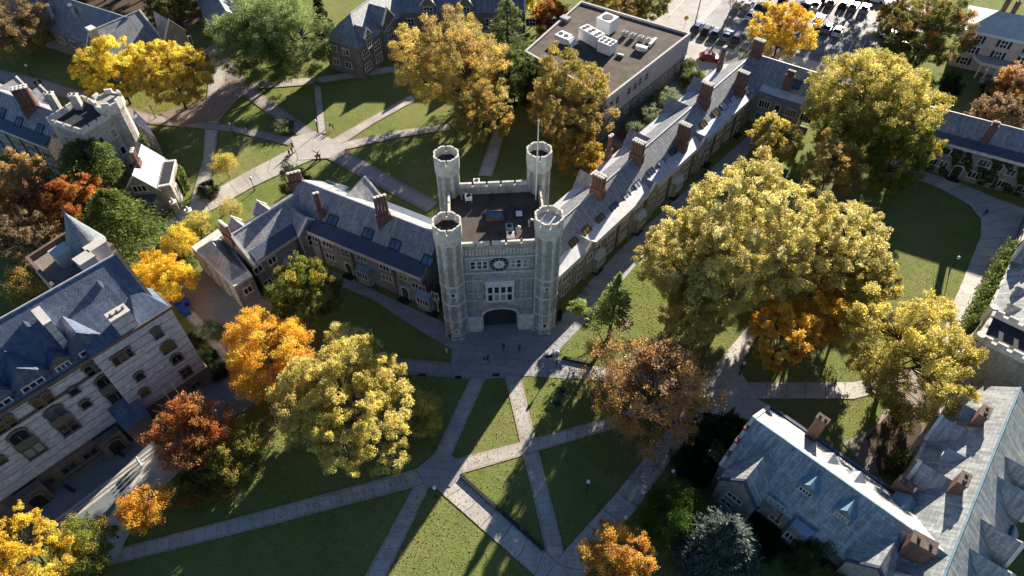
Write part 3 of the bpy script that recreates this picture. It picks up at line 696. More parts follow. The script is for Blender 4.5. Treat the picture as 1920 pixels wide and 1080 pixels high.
# ---------------------------------------------------------------- west wing of the gate dormitory
ww = thing('dormitory_wing', 'angled stone dormitory wing with grey slate roof and paired skylights, left of the gate tower', 'dormitory', G(690, 470, 7))
a, b = G(562, 338, 12), G(822, 439, 12)
W1 = Wing(ww, a, b, 5.9, 5.9, 7.0, 12.0, M_schist, M_slate, cop=(0, 0), ridge=M_leadlt)
st = W1.strip(1.9, M_lead, 1.5, drop=.75); W1.parapet(1, .5, M_lime, 1.5)
W1.strip(1.6, M_lead, 3, None, -1); W1.parapet(-1, .5, M_lime)
for px, py in ((624, 413), (690, 438), (741, 459), (802, 489)): skylight(ww, W1.rf.hit(px, py), W1.rf.n, 1.75, 1.45, 2)
ang = math.atan2(W1.d.y, W1.d.x)
chim_px(ww, 604, 406, 361, W1.rf, n=2, sp=.55, r=.27, ang=ang + .9)
chim_px(ww, 721, 418, 367, W1.rf, n=4, sp=.55, r=.27, ang=ang + .9)
p = W1.P(-.3, .6, 11.6); chimney(ww, p, 11.2, ztop(p, 322), n=4, sp=.62, r=.3, ang=ang + .9)
for u in (9, 27.5): W1.gable(u, 6.2, 7.6, 11.2, zb=0, side=-1, nwin=(3, 2), vface=6.6)
for px, py, nl, nr, ww_, hh in ((588, 446, 3, 1, 1.7, 1.2), (614, 458, 3, 1, 1.9, 1.2), (647, 474, 2, 2, 1.6, 1.8), (679, 484, 3, 1, 1.9, 1.2), (721, 501, 3, 1, 1.9, 1.2), (756, 517, 2, 2, 1.5, 1.8), (779, 535, 2, 1, 1.2, 1.2), (792, 541, 2, 1, 1.2, 1.2), (816, 554, 2, 1, 1.1, 1.2)):
    p = W1.fw.hit(px, py); window(ww, p, W1.n, ww_, hh, nl, nr, dep=.14)
for px, py, nl in ((594, 467, 2), (620, 481, 3), (726, 521, 3), (789, 556, 2)):
    p = W1.fw.hit(px, py); window(ww, p, W1.n, .65 * nl, 1.3, nl, 1, dep=.14)
def baywin(root, wall, u, w=2.6, z0=.2, z1=3.4, d=.9, rm=None):
    q = MB(); o = [(u - w / 2 - .4, 0), (u - w / 2 + .1, d), (u + w / 2 - .1, d), (u + w / 2 + .4, 0)]
    f = [wall.at(x, 0) + wall.n * y for x, y in o]; q.prism(f, 0, z1); b = q.build('bay_window', M_schist, root)
    q = MB(); f2 = [wall.at(x, 0) + wall.n * (y * 1.12) for x, y in o]; tz = z1 + .8
    q.hexa([V2(p, z1) for p in f2], [V2(wall.at(x, 0) + wall.n * y * .25, tz) for x, y in o]); q.build('bay_roof', rm or M_blue_metal, b)
    window(root, wall.at(u, (z0 + z1) / 2 + .5) + wall.n * d, wall.n, w * .8, 1.35, 4, 1)
for px in (684, 790):
    baywin(ww, W1.fw, W1.u_of(W1.fw.hit(px, 505)) , 2.7)
for px, py in ((654, 498), (760, 545), (816, 580)): door(ww, W1.fw, W1.u_of(W1.fw.hit(px, py)))
for px, py in ((603, 467), (663, 487), (741, 520), (802, 556)): pipe(ww, W1.fw, W1.u_of(W1.fw.hit(px, py)), z1=6.9)
# second range
W2 = Wing(ww, G(433, 443, 10.6), G(565, 360, 10.6), 4.3, 5.0, 6.8, 10.6, M_schist, M_slate, cop=(1, 0), ridge=M_leadlt)
W2.strip(1.5, M_lead, .6, 9.5); W2.parapet(1, .5, M_lime, .6, 9.5)
ang2 = math.atan2(W2.d.y, W2.d.x)
for px, py, nl in ((484, 505, 2), (510, 488, 2), (502, 530, 2), (520, 515, 2)):
    p = W2.fw.hit(px, py); window(ww, p, W2.n, 1.4, 1.3, nl, 1, dep=.14)
W2.gable(11.3, 4.6, 7.4, 9.6, vface=5.3, zb=0, nwin=(3, 2), wsize=(2.3, 2.2), wz=5.2)
baywin(ww, W2.fw, 6.5, 2.4)
p = W2.P(-.1, -.9, 9.8); chimney(ww, p, 9.3, ztop(p, 418), n=4, sp=.58, r=.29, ang=ang2 + math.pi / 2)
for u in (3.2, 8.5): W2.gable(u, 2.6, 7.6, 9.3, zb=0, side=-1, nwin=(2, 1), vface=5.2)
pipe(ww, W2.fw, 8.6, z1=6.7)
# low end block with hipped roofs
fa, fb, fc, fd = G(360, 466, 5.6), G(440, 540, 5.6), G(474, 519, 5.6), G(410, 432, 5.6)
q = MB(); q.prism([fa, fb, fc, fd], 0, 5.6); eb = q.build('end_block_wall', M_schist, ww)
q = MB(); q.prism([fa, fb, fc, fd], 5.6, 6.0); q.build('parapet', M_lime, eb)
cen = (fa + fb + fc + fd) / 4
ia, ib, ic, id_ = [V2(p.lerp(cen, .2), 6.02) for p in (fa, fb, fc, fd)]
r0, r1 = V2((ia + id_) / 2, 8.0).lerp(V2((ib + ic) / 2, 8), .22), V2((ia + id_) / 2, 8.0).lerp(V2((ib + ic) / 2, 8), .8)
q = MB(); q.poly([ia, ib, r1, r0]).poly([ib, ic, r1]).poly([ic, id_, r0, r1]).poly([id_, ia, r0]); q.build('hipped_roof', M_slate, eb)
wl = Wall(fa, fb, 0, 5.6); wl2 = Wall(fb, fc, 0, 5.6)
row(ww, wl, [2, 5.5, 9, 12.3], 4.1, 1.2, 1.2, 2); row(ww, wl, [2, 5.5, 9, 12.3], 1.7, 1.2, 1.3, 2); row(ww, wl2, [1.8], 3.6, 1.3, 1.3, 2)
# ---------------------------------------------------------------- east wing
ew = thing('dormitory_wing', 'long stone dormitory wing with tall red brick chimneys, right of the gate tower', 'dormitory', G(1260, 331, 7))
e0, e1 = G(1050, 518, 7), G(1423, 171, 7); dd = (e1 - e0).normalized(); nn = Vector((dd.y, -dd.x, 0))
WF = 5.3; RH = 11.2
E1 = Wing(ew, e0 - nn * WF - dd * 1.5, e1 - nn * WF + dd * 3.4, WF, WF, 7.0, RH, M_schist, M_slate, cop=(0, 0), ridge=M_leadlt)
E1.strip(1.75, M_leadlt, 0, E1.L - 8.7, drop=.95); E1.parapet(1, .5, M_lime, 0, E1.L - 8.7); E1.strip(1.5, M_leadlt, 1, None, -1); E1.parapet(-1, .5, M_lime)
skx = [(1077, 457, 1), (1101, 434, 1), (1127, 412, 1), (1153, 391, 0), (1177, 371, 2), (1197, 348, 2), (1221, 324, 0), (1241, 309, 2), (1263, 287, 0), (1320, 235, 1), (1342, 212, 1), (1357, 200, 2), (1375, 187, 2), (1398, 172, 2)]
for px, py, k in skx: skylight(ew, E1.rf.hit(px, py), E1.rf.n, 1.7, 1.5, 2, pm=[M_glass_sky, M_amber, M_blind][k])
ang = math.atan2(E1.d.y, E1.d.x)
for bx, by_, ty in ((1120, 362, 327), (1193, 298, 264), (1275, 279, 232), (1318, 195, 155), (1384, 175, 134), (1415, 110, 74)):
    chim_px(ew, bx, by_, ty, E1.rf, n=4, sp=.58, r=.32, rows=2, ang=ang + math.pi / 2, stack=.3)
for px, py, ty in ((1140, 298, 253), (1347, 136, 87)):
    p = G(px, py, 7.5); chimney(ew, p, 4.5, ztop(p, ty), n=2, sp=.62, r=.32, rows=1, ang=ang, stack=.6)
for u in (5.5, 22, 38, 52, 62): E1.gable(u, 3.8, 7.4, 10.2, zb=0, side=-1, nwin=(3, 2), vface=6.0, coping=(u == 5.5))
us = [3.4 + 4.3 * i for i in range(15)]
row(ew, E1.fw, us, 5.2, 2.0, 1.3, 3); row(ew, E1.fw, [u for i, u in enumerate(us) if i % 3 != 2], 1.9, 2.0, 1.4, 3)
for i, u in enumerate(us):
    if i % 3 == 2: door(ew, E1.fw, u)
    if i % 2: pipe(ew, E1.fw, u + 2.1, z1=6.9)
for u in (12, 25, 38.2): baywin(ew, E1.fw, u + .6, 2.6, rm=M_leadlt)
for u in (9.5, 29, 47): E1.gable(u, 2.8, 7.6, 8.9, zb=0, vface=5.65, nwin=(2, 1), wsize=(1.2, 1.3), wz=5.4)
x0, x1 = G(1413, 102, 11.6), G(1535, 139, 11.6)
E2 = Wing(ew, x0, x1, 6.2, 5.5, 7.0, 11.6, M_schist, M_slate, cop=(0, 1), ridge=M_leadlt)
E2.strip(1.6, M_leadlt, 4.6, drop=.95); 
p = E2.rf.hit(1474, 166); chimney(ew, p, p.z, ztop(p, 132), n=3, sp=.5, r=.28, ang=math.atan2(E2.d.y, E2.d.x), stack=.7)
skylight(ew, E2.rf.hit(1491, 158), E2.rf.n, 1.9, 1.7, 3)
for u0 in (6.5, 9.3, 12.2, 15.5):
    for z in (5.0, 2.0): window(ew, E2.fw.at(u0, z), E2.n, 2.1 if u0 != 9.3 else 1.0, 1.6, 4 if u0 != 9.3 else 1, 1, dep=.14)
# ---------------------------------------------------------------- banded stone hall, lower left
bh = thing('stone_hall', 'large hall of pale banded stone with dark blue slate roof and arched windows', 'hall', G(200, 800, 0))
c1 = G(312, 577, 17.5); c0 = G(0, 772, 17.5); du = (c1 - c0).normalized(); nn = Vector((du.y, -du.x, 0))
BW = 6.6
BH = Wing(bh, c0 - nn * BW - du * 26, c1 - nn * BW - du * .6, BW, BW, 17.2, 24.0, M_band, M_slate_dk, cop=(0, 1), ridge=M_leadlt, copm=M_brown)
fwl = BH.fw; BH.parapet(1, .25, M_brown)
base = MB(); a, b = BH.P(0, BW, 0), BH.P(BH.L, BW, 0); off = BH.n * .25
base.hexa([a, a + off, b + off, b], [p + Vector((0, 0, 3.6)) for p in (a, a + off, b + off, b)]); base.build('brownstone_base', M_brown, BH.wall)
bd = MB()
for z in (3.6, 14.25): bd.hexa([a + Vector((0, 0, z)), a + BH.n * .3 + Vector((0, 0, z)), b + BH.n * .3 + Vector((0, 0, z)), b + Vector((0, 0, z))], [p + Vector((0, 0, z + .3)) for p in (a, a + BH.n * .3, b + BH.n * .3, b)])
bd.build('string_course', M_brown, BH.wall)
# corner bay stands a little proud, with its own small roofs
bay0, bay1 = BH.L - 10.2, BH.L + .9
q = MB(); f = [BH.P(bay0, BW - 3, 0), BH.P(bay0, BW + .8, 0), BH.P(bay1, BW + .8, 0), BH.P(bay1, BW - 3, 0)]; q.prism(f, 3.6, 17.6); cb = q.build('corner_bay', M_band, bh)
q = MB(); q.prism([p + (p - (f[0] + f[2]) / 2) * .04 for p in f], 0, 3.6); q.build('brownstone_base', M_brown, cb)
q = MB(); q.prism([p + (p - (f[0] + f[2]) / 2) * .05 for p in f], 17.6, 18.1); q.build('cornice', M_brown, cb)
q = MB(); P = BH.P
def hipslab(u0, u1, v1, z0, z1, vr): 
    q.poly([P(u0, v1, z0), P(u1, v1, z0), P((u0 + u1) / 2, vr, z1)]); q.poly([P(u1, v1, z0), P(u1, vr - 2, z1), P((u0 + u1) / 2, vr, z1)]); q.poly([P(u0, v1, z0), P(u0, vr - 2, z1), P((u0 + u1) / 2, vr, z1)])
q.poly([P(bay0, BW + .7, 18.12), P(bay1 - 5, BW + .7, 18.12), P(bay1 - 5, BW - 4, 21.3), P(bay0, BW - 4, 21.3)]); q.poly([P(bay0, BW + .7, 18.12), P(bay0, BW - 4, 21.3), P(bay0, BW - 4, 18.12)])
q.poly([P(bay1 - 4.6, BW + .7, 18.12), P(bay1, BW + .7, 18.12), P(bay1 - 2.3, BW - 4, 21)]); q.poly([P(bay1, BW + .7, 18.12), P(bay1, BW - 4, 18.12), P(bay1 - 2.3, BW - 4, 21)]); q.poly([P(bay1 - 4.6, BW - 4, 18.12), P(bay1 - 4.6, BW + .7, 18.12), P(bay1 - 2.3, BW - 4, 21)])
q.build('bay_roof', M_slate_dk, cb)
p = P(bay1 - 5.6, BW - .2, 17); slabchim(bh, p, 17, 21.2, 2.5, 1.7, math.atan2(du.y, du.x), bm=M_band, cm=M_conc, pots=3)
# roof chimney in mid slope and small vents
p = BH.P(BH.L - 11.5, 3.2, 20); slabchim(bh, p, 20, 24.2, .9, 3.3, math.atan2(du.y, du.x), bm=M_band, cm=M_conc, pots=0)
for px, py in ((48, 608), (186, 532), (203, 606)):
    q = MB(); p = BH.rf.hit(px, py); q.ngon(p, .65, 4, p.z - .4, p.z + .7, .05, rot=.8); q.build('roof_vent', M_lead, BH.roof)
UD = [BH.u_of(BH.fw.hit(*p)) for p in ((166, 652), (114, 682), (58, 718), (-5, 757))]
for u, w_, arch_ in ((UD[0], 5.0, False), (UD[1], 3.4, True), (UD[2], 5.0, False), (UD[3], 5.0, False)):
    ap = 17.6 + w_ * .68
    BH.gable(u, w_, 18.4, ap + (.6 if not arch_ else 0), vface=BW - .4, zb=17.2, wm=M_slate_dk if not arch_ else M_brown, rm=M_slate_dk, nwin=(3, 1), wsize=(2.4, .75) if not arch_ else (1.5, .8), coping=False, wz=18.0, copm=M_leadlt)
WB = dict(arch=True, fm=M_brown, dep=.28)
UC = BH.L - .6
def bwin(u, z, w, h, nl=1, nr=1, off=0.0, **k):
    kk = dict(WB); kk.update(k); window(bh, BH.P(UC + u, BW + off, z) + BH.n * .02, BH.n, w, h, nl, nr, **kk)
q = MB()
for u0 in (-10.1, -16.8, -21.4, -27.8, -33.5):
    for du_ in (-.65, .65): bwin(u0 + du_, 15.3, .85, 1.5, 1, 2, **({} if u0 > -12 else {'pm': M_amber}))
    bwin(u0, 12.0, 2.0, 1.2, 2, 1); bwin(u0, 8.6, 2.1, 1.9, 2, 1, arch=False)
    f = BH.fw; q = MB(); q.hexa([f.at(UC + u0 - 1.3, 9.75), f.at(UC + u0 - 1.3, 9.75) + f.n * .2, f.at(UC + u0 + 1.3, 9.75) + f.n * .2, f.at(UC + u0 + 1.3, 9.75)], [f.at(UC + u0 - 1.3, 11.2), f.at(UC + u0 - 1.3, 11.2) + f.n * .2, f.at(UC + u0 + 1.3, 11.2) + f.n * .2, f.at(UC + u0 + 1.3, 11.2)]); q.build('window_panel', M_brown, BH.wall)
for u0 in (-13.6, -24.7, -30.6):
    for z in (13.7, 10.4): bwin(u0, z, 1.0, .9, pm=M_amber if u0 < -20 else M_glass)
for u0 in (-7.6, -6.7, -5.8): bwin(u0, 15.1, .6, 1.3, 1, 1, .8)
bwin(-6.5, 10.0, 1.0, .9, 1, 1, .8); bwin(-7.2, 6.7, 1.0, .9, 1, 1, .8)
bwin(-1.6, 15.2, 1.0, 1.4, 1, 1, .8); bwin(-1.4, 11.6, 1.7, 1.0, 2, 1, .8); bwin(-1.3, 8.7, 1.4, .9, 2, 1, .8); bwin(-1.2, 5.4, 1.4, 1.7, 2, 2, .8, arch=False); bwin(-1.1, 2.0, 1.3, 1.1, 2, 1, 1.0, arch=False)
f = BH.fw; u = UC - 10.2
q = MB(); q.hexa([f.at(u - 1.9, 4.2), f.at(u - 1.9, 4.2) + f.n * 2.8, f.at(u + 1.8, 4.2) + f.n * 2.8, f.at(u + 1.8, 4.2)], [f.at(u - 1.9, 7.3), f.at(u - 1.9, 4.6) + f.n * 2.8, f.at(u + 1.8, 4.6) + f.n * 2.8, f.at(u + 1.8, 7.3)]); pr = q.build('porch_roof', M_slate_dk, bh)
q = MB(); q.prism([f.at(u - 1.8, 0), f.at(u + 1.7, 0), f.at(u + 1.7, 0) + f.n * 2.5, f.at(u - 1.8, 0) + f.n * 2.5], 0, 4.15); q.build('porch_wall', M_brown, bh)
for ud in (u - 4.0, u - 15):
    q = MB(); q.prism([f.at(ud - 1.7, 0), f.at(ud + 1.7, 0), f.at(ud + 1.7, 0) + f.n * 1.6, f.at(ud - 1.7, 0) + f.n * 1.6], 0, 3.9); q.build('entrance_porch', M_brown, bh)
    window(bh, f.at(ud, 1.2) + f.n * 1.62, f.n, 1.7, 2.3, 1, 1, True, fm=M_brown, pm=M_iron, dep=.25, name='entrance')
for k in range(3): q = MB(); window(bh, f.at(u - 7.0 - k * 3.0, 1.9) + f.n * .26, f.n, 1.8, 1.1, 2, 1, fm=M_brown)
# flat roofed rear block with chimneys and a cone topped turret
f0, f1, f2, f3 = G(50, 487, 18.5), G(138, 430, 18.5), G(215, 462, 18.5), G(104, 545, 18.5)
q = MB(); q.prism([f0, f1, f2, f3], 0, 18.0); rb = q.build('rear_block_wall', M_band, bh)
ce = (f0 + f1 + f2 + f3) / 4; ins = [p.lerp(ce, .1) for p in (f0, f1, f2, f3)]
q = MB(); fo = [f0, f1, f2, f3]
for i in range(4):
    j = (i + 1) % 4; q.hexa([V2(fo[i], 18), V2(fo[j], 18), V2(ins[j], 18), V2(ins[i], 18)], [V2(fo[i], 19), V2(fo[j], 19), V2(ins[j], 19), V2(ins[i], 19)])
q.build('parapet', M_brown, rb); q = MB(); q.poly([V2(p, 18.05) for p in ins]); q.build('flat_roof', M_gravel, rb)
aa = math.atan2(du.y, du.x)
for px, py, w_ in ((128, 490, 2.4), (172, 505, 2.2), (190, 480, 2.6)): 
    p = G(px, py, 18.1); slabchim(bh, p, 18.1, 20.6, w_, 1.9, aa + .1, bm=M_stucco, cm=M_conc, pots=0)
tc = G(163, 462, 18.8); q = MB(); q.ngon(tc, 2.3, 20, 0, 19.0); tt = q.build('round_turret', M_band, bh)
q = MB(); q.ngon(tc, 2.7, 24, 18.9, 25.5, .03); q.build('cone_roof', M_slate_gr, tt)
q = MB(); q.ngon(tc, .12, 6, 25.3, 26.4, .02); q.build('finial', M_lead, tt)
# ---------------------------------------------------------------- tower house at left
lt = thing('tower_house', 'grey stone house with a battlemented square tower and round stair turret, at the left edge', 'college building', G(190, 290, 0))
r0, r1 = G(0, 172, 12.4), G(104, 211, 12.4); dd = (r1 - r0).normalized()
L1 = Wing(lt, r0 - dd * 22, r1 + dd * 1.0, 5.3, 5.3, 8.0, 12.4, M_schist, M_slate, cop=(0, 0), ridge=M_leadlt)
L1.strip(1.6, M_lead, 0); L1.parapet(1, .3, M_lime)
for px, py in ((4, 212), (36, 229), (75, 242)): skylight(lt, L1.rf.hit(px, py), L1.rf.n, 1.5, 1.6, 2)
al = math.atan2(dd.y, dd.x); p = L1.P(L1.u_of(L1.rf.hit(62, 200)), .9, 11.5); chimney(lt, p, 11, ztop(p, 163), n=4, sp=.7, r=.4, rows=2, ang=al + .9)
row(lt, L1.fw, [L1.L - 2 - 4.2 * i for i in range(6)], 5.6, 2.2, 1.4, 3); row(lt, L1.fw, [L1.L - 2 - 4.2 * i for i in range(6)], 2.3, 2.2, 1.4, 3)
for i in range(5): pipe(lt, L1.fw, L1.L - 4.2 - 4.2 * i, z1=7.8)
for u in (L1.L - 13, L1.L - 20): L1.gable(u, 4, 8.6, 11.4, side=-1, zb=0, vface=5.8, nwin=(2, 1))
ZT = 16.2
ta, tb, td, tc_ = G(86, 222, ZT), G(150, 243, ZT), G(153, 178, ZT), G(212, 205, ZT)
foot = [ta, tb, tc_, td]
q = MB(); q.prism(foot, 0, ZT - 1.2); tw2 = q.build('square_tower', M_pale, lt)
ce = (ta + tb + tc_ + td) / 4; q = MB()
for i in range(4):
    a_, b_ = foot[i], foot[(i + 1) % 4]; ai, bi = a_.lerp(ce, .08), b_.lerp(ce, .08)
    q.hexa([V2(a_, ZT - 1.2), V2(b_, ZT - 1.2), V2(bi, ZT - 1.2), V2(ai, ZT - 1.2)], [V2(a_, ZT - .5), V2(b_, ZT - .5), V2(bi, ZT - .5), V2(ai, ZT - .5)]); crenel(tw2, M_lime, a_.lerp(ai, .4), b_.lerp(bi, .4), ZT - .497, .55, .34, 1.5, .4)
q.build('battlement', M_lime, tw2); q = MB(); q.poly([V2(p.lerp(ce, .08), ZT - 1.15) for p in foot]); q.build('flat_roof', M_tar, tw2)
for px, py in ((105, 200), (150, 203)): p = G(px, py, ZT - 1.1); slabchim(lt, p, ZT - 1.1, ZT + 1.9, 1.5, 1.0, al + .5, bm=M_pale, cm=M_limelt, pots=2)
for a_, b_ in ((ta, tb), (tb, tc_)):
    wl = Wall(a_, b_, 0, ZT)
    for z in (12.2, 8.2, 4): 
        for k in (.33, .72): window(lt, wl.at(wl.L * k, z), wl.n, .9, 1.5, 1, 1)
tr_ = G(196, 176, 18.6); q = MB(); q.ngon(tr_, 2.3, 12, 0, 17.2); t3 = q.build('stair_turret', M_pale, lt)
q = MB(); q.ngon(tr_, 2.32, 12, 15.4, 16.2, 2.65, cap=False); q.ngon(tr_, 2.65, 12, 16.2, 17.4, cap=False); q.ngon(tr_, 2.2, 12, 16.6, 17.4, cap=False)
for i in range(12):
    a = 2 * math.pi * i / 12; b = a + 2 * math.pi / 12
    pts = [Vector((tr_.x + rr * math.cos(t), tr_.y + rr * math.sin(t), 17.4)) for rr, t in ((2.65, a), (2.65, b), (2.2, b), (2.2, a))]
    q.poly(pts)
    if i % 2: mm = MB(); mm.hexa([p + Vector((0, 0, .003)) for p in pts], [p + Vector((0, 0, .7)) for p in pts]); mm.build('merlon', M_lime, t3)
q.build('battlement', M_lime, t3); q = MB(); q.ngon(tr_, 2.19, 12, 16.5, 16.65); q.build('flat_roof', M_tar, t3)
# gabled annexe with bay window
gm = (G(258, 400) + G(314, 396)) / 2; gd = (G(334, 393) - G(264, 401)).normalized(); gn = Vector((-gd.y, gd.x, 0))
L2 = Wing(lt, gm + gn * 9, gm, 3.0, 3.0, 5.2, 8.9, M_schist, M_slate_gr, cop=(0, 1), ridge=M_leadlt)
gw = L2.bwall
gw = Wall(gm - gd * 3, gm + gd * 3, 0, 5); window(lt, gw.at(3.0, 6.0), gw.n, 2.2, 1.3, 3, 1); baywin(lt, gw, 3.3, 3.2, z0=.6, z1=3.6, d=1.2, rm=M_lead)
p = L2.P(5.2, -.3, 8.6); chimney(lt, p, 8.3, 12, n=3, sp=.55, r=.3, ang=math.atan2(gn.y, gn.x))
sb = [gm + gd * 3.05 + gn * .3, gm + gd * 5.2 + gn * .6, gm + gd * 5.2 + gn * 8, gm + gd * 3.05 + gn * 8]
q = MB(); q.prism(sb, 0, 5.4); so_ = q.build('side_block_wall', M_schist, lt); cc = sum(sb, Vector()) / 4
q = MB(); q.prism([p + (p - cc).normalized() * .12 for p in sb], 5.4, 5.75); q.build('coping', M_lime, so_); q = MB(); q.poly([V2(p.lerp(cc, .12), 5.78) for p in sb]); q.build('flat_roof', M_tar, so_)
wl = Wall(sb[1], sb[2], 0, 5); row(lt, wl, [2, 5], 3, 1, 1.5, 2)
h0, h1, h2, h3 = G(250, 226, 5.5), G(290, 256, 5.5), G(273, 228, 5.5), G(250, 205, 5.5)
q = MB(); q.prism([h0, h1, h2, h3], 0, 5.2); ha = q.build('garden_range_wall', M_pale, lt); q = MB(); q.prism([h0, h1, h2, h3], 5.2, 5.5); q.build('coping', M_limelt, ha); cc = (h0 + h1 + h2 + h3) / 4; q = MB(); q.poly([V2(p.lerp(cc, .1), 5.53) for p in (h0, h1, h2, h3)]); q.build('flat_roof', M_leadlt, ha)
wl = Wall(h1, h2, 0, 5); row(lt, wl, [wl.L * .3, wl.L * .7], 3.6, .9, 1.3, 1); wl = Wall(h0, h1, 0, 5); row(lt, wl, [wl.L * .75], 3.4, 1.0, 1.4, 2)
# gate piers
for k, (px, py) in enumerate(((334, 398), (362, 414))):
    p = G(px, py); t = thing('gate_pier', ['stone gate pier with carved finial beside the gabled house', 'stone gate pier with carved finial at the foot of the north walk'][k], 'gate pier', p, group='gate piers')
    q = MB(); q.box(p, (1.0, 1.0, 2.5), .5); q.build('shaft', M_pale, t); q = MB(); q.box(p + Vector((0, 0, 2.5)), (1.25, 1.25, .25), .5); q.ngon(p + Vector((0, 0, 0)), .35, 8, 2.75, 3.0, .25); q.ngon(p, .3, 8, 3.0, 3.7, .12); q.build('finial', M_limelt, t)
a_, b_ = G(334, 398), G(322, 388); q = MB(); 
# ---------------------------------------------------------------- far buildings at the top
tl = thing('gabled_hall', 'dark stone hall with weathered blue slate roof and pale gable copings, top left', 'hall', G(160, 90, 0))
TA_ = Wing(tl, G(168, 60, 11.5), G(263, 20, 11.5), 6, 6, 6.0, 11.5, M_schist_dark, M_slate_gr, cop=(1, 1), ridge=M_leadlt)
TB = Wing(tl, G(20, -35, 11.5), G(236, 33, 11.5), 6, 6, 6.0, 11.5, M_schist_dark, M_slate_gr, cop=(0, 0), ridge=M_leadlt)
row(tl, TB.fw, [TB.L * k for k in (.35, .5, .62, .74)], 4.0, 2.4, 1.6, 3); row(tl, TA_.fw, [4, 9, 14, 18], 3.6, 2, 1.8, 3)
TA_.gable(15, 5.2, 7, 10.6, zb=0, vface=7.5, nwin=(3, 2)); p = TA_.P(-.2, 2.5, 9); slabchim(tl, p, 7, 13.5, 1.4, 2.0, math.atan2(TA_.d.y, TA_.d.x), bm=M_pale, cm=M_limelt, pots=0)
for px in (98, 140): p = TB.rf.hit(px, 28); slabchim(tl, p, p.z, p.z + 2.5, .8, 1.6, .6, bm=M_pale, pots=0)
t2 = thing('slate_lodge', 'small dark stone lodge with steep slate roof beside the massive rounded green tree', 'lodge', G(420, 60, 0))
TW = Wing(t2, G(392, -30, 8.5), G(424, 22, 8.5), 4.2, 4.2, 5, 8.5, M_schist_dark, M_slate_gr, cop=(1, 1))
gwl = Wall(TW.P(TW.L, 4.2, 0), TW.P(TW.L, -4.2, 0), 0, 5); window(t2, gwl.at(4.2, 5.2), gwl.n, 2.2, 1.6, 3, 1); row(t2, TW.fw, [4, 9], 3, 2, 1.5, 3)
tm = thing('slate_roofed_house', 'brown stone house with hipped blue slate roof and tall dormers at the top', 'college building', G(690, 110, 0))
x1 = G(672, 90, 8); x0 = G(625, 60, 8); x2 = G(728, 46, 8); sd = (x0 - x1); wv = sd.length; ld = (x2 - x1).normalized(); sn = Vector((-ld.y, ld.x, 0))
A_ = x1 + sn * wv / 2
TM = Wing(tm, A_, A_ + ld * 34, wv / 2, wv / 2, 8, 12.6, M_schist_dark, M_slate_gr, hip=(5, 0), cop=(0, 0), ridge=M_leadlt)
for u, z in ((2.2, 5.6), (2.2, 2.2), (6.6, 5.4), (6.6, 2.2), (11, 5.4), (11, 2.2)): window(tm, TM.fw.at(u, z), TM.fw.n, 2.2, 1.7, 3, 2)
TM.gable(3.6, 2.4, 9.4, 11, zb=6, vface=wv / 2 + .3, nwin=(2, 3), wsize=(1.3, 3), wm=M_schist_dark, rm=M_slate_gr); TM.gable(11.5, 4.6, 9.4, 12.2, zb=0, vface=wv / 2 + .5, nwin=(3, 3), wsize=(2, 4), wm=M_schist_dark, rm=M_slate_gr)
wl = Wall(TM.P(0, -wv / 2, 0), TM.P(0, wv / 2, 0), 0, 8); row(tm, wl, [2.5, 6], 6, 1.6, 1.5, 2); row(tm, wl, [2.5, 6], 2.6, 1.6, 1.5, 2)
y0, y1 = G(742, 22, 8), G(985, 22, 8); d2 = (y1 - y0).normalized(); n2 = Vector((d2.y, -d2.x, 0))
TN = Wing(tm, y0 - n2 * 6, y1 - n2 * 6, 6, 6, 8, 12.6, M_schist_dark, M_slate_gr, cop=(0, 1), ridge=M_leadlt)
for i in range(8): window(tm, TN.fw.at(3 + i * 5, 5.3), TN.fw.n, 2.2, 1.7, 3, 2)
for u in (8, 17, 27): TN.gable(u, 3.6, 9.6, 12, zb=6.5, vface=6.2, nwin=(3, 2), wsize=(2, 1.8), wm=M_schist_dark, rm=M_slate_gr)
# flat roofed block
fb = thing('flat_roofed_block', 'long flat roofed block with brown felt roof and rendered upper wall, behind the gate tower', 'office building', G(1200, 190, 0))
ZF = 10.8
fl, ft, fr, fbm = G(985, 95, ZF), G(1090, 2, ZF), G(1294, 62, ZF), G(1138, 183, ZF)
foot = [fl, fbm, fr, ft]
q = MB(); q.prism(foot, 0, 5.6); wl_ = q.build('lower_wall', M_schist, fb)
ce = (fl + ft + fr + fbm) / 4
q = MB(); q.prism([p + (p - ce).normalized() * .18 for p in foot], 5.95, 10.1); uw = q.build('upper_wall', M_stucco, fb)
q = MB(); q.prism([p + (p - ce).normalized() * .4 for p in foot], 5.6, 5.95); q.build('string_course', M_lime, fb)
q = MB(); inn = [p.lerp(ce, .022) for p in foot]; outp = [p + (p - ce).normalized() * .25 for p in foot]
for i in range(4):
    j = (i + 1) % 4; q.hexa([V2(outp[i], 10.1), V2(outp[j], 10.1), V2(inn[j], 10.1), V2(inn[i], 10.1)], [V2(outp[i], 10.8), V2(outp[j], 10.8), V2(inn[j], 10.8), V2(inn[i], 10.8)])
q.build('parapet', M_conc, uw); q = MB(); q.poly([V2(p, 10.3) for p in inn]); q.build('flat_roof', M_roofing, fb)
wl = Wall(V2(fbm) + (fbm - ce).normalized() * .2, V2(fr) + (fr - ce).normalized() * .2, 0, 10)
for px, py in ((1212, 143), (1200, 152), (1190, 161), (1179, 170), (1157, 187), (1146, 196), (1135, 205)): window(fb, wl.hit(px, py), wl.n, 1.1, 1.5, 1, 2, fm=M_stucco)
wl = Wall(fbm, fr, 0, 10)
for i in range(11): window(fb, wl.at(2.5 + i * 3.1, 3.4), wl.n, .9, 1.4, 1, 2)
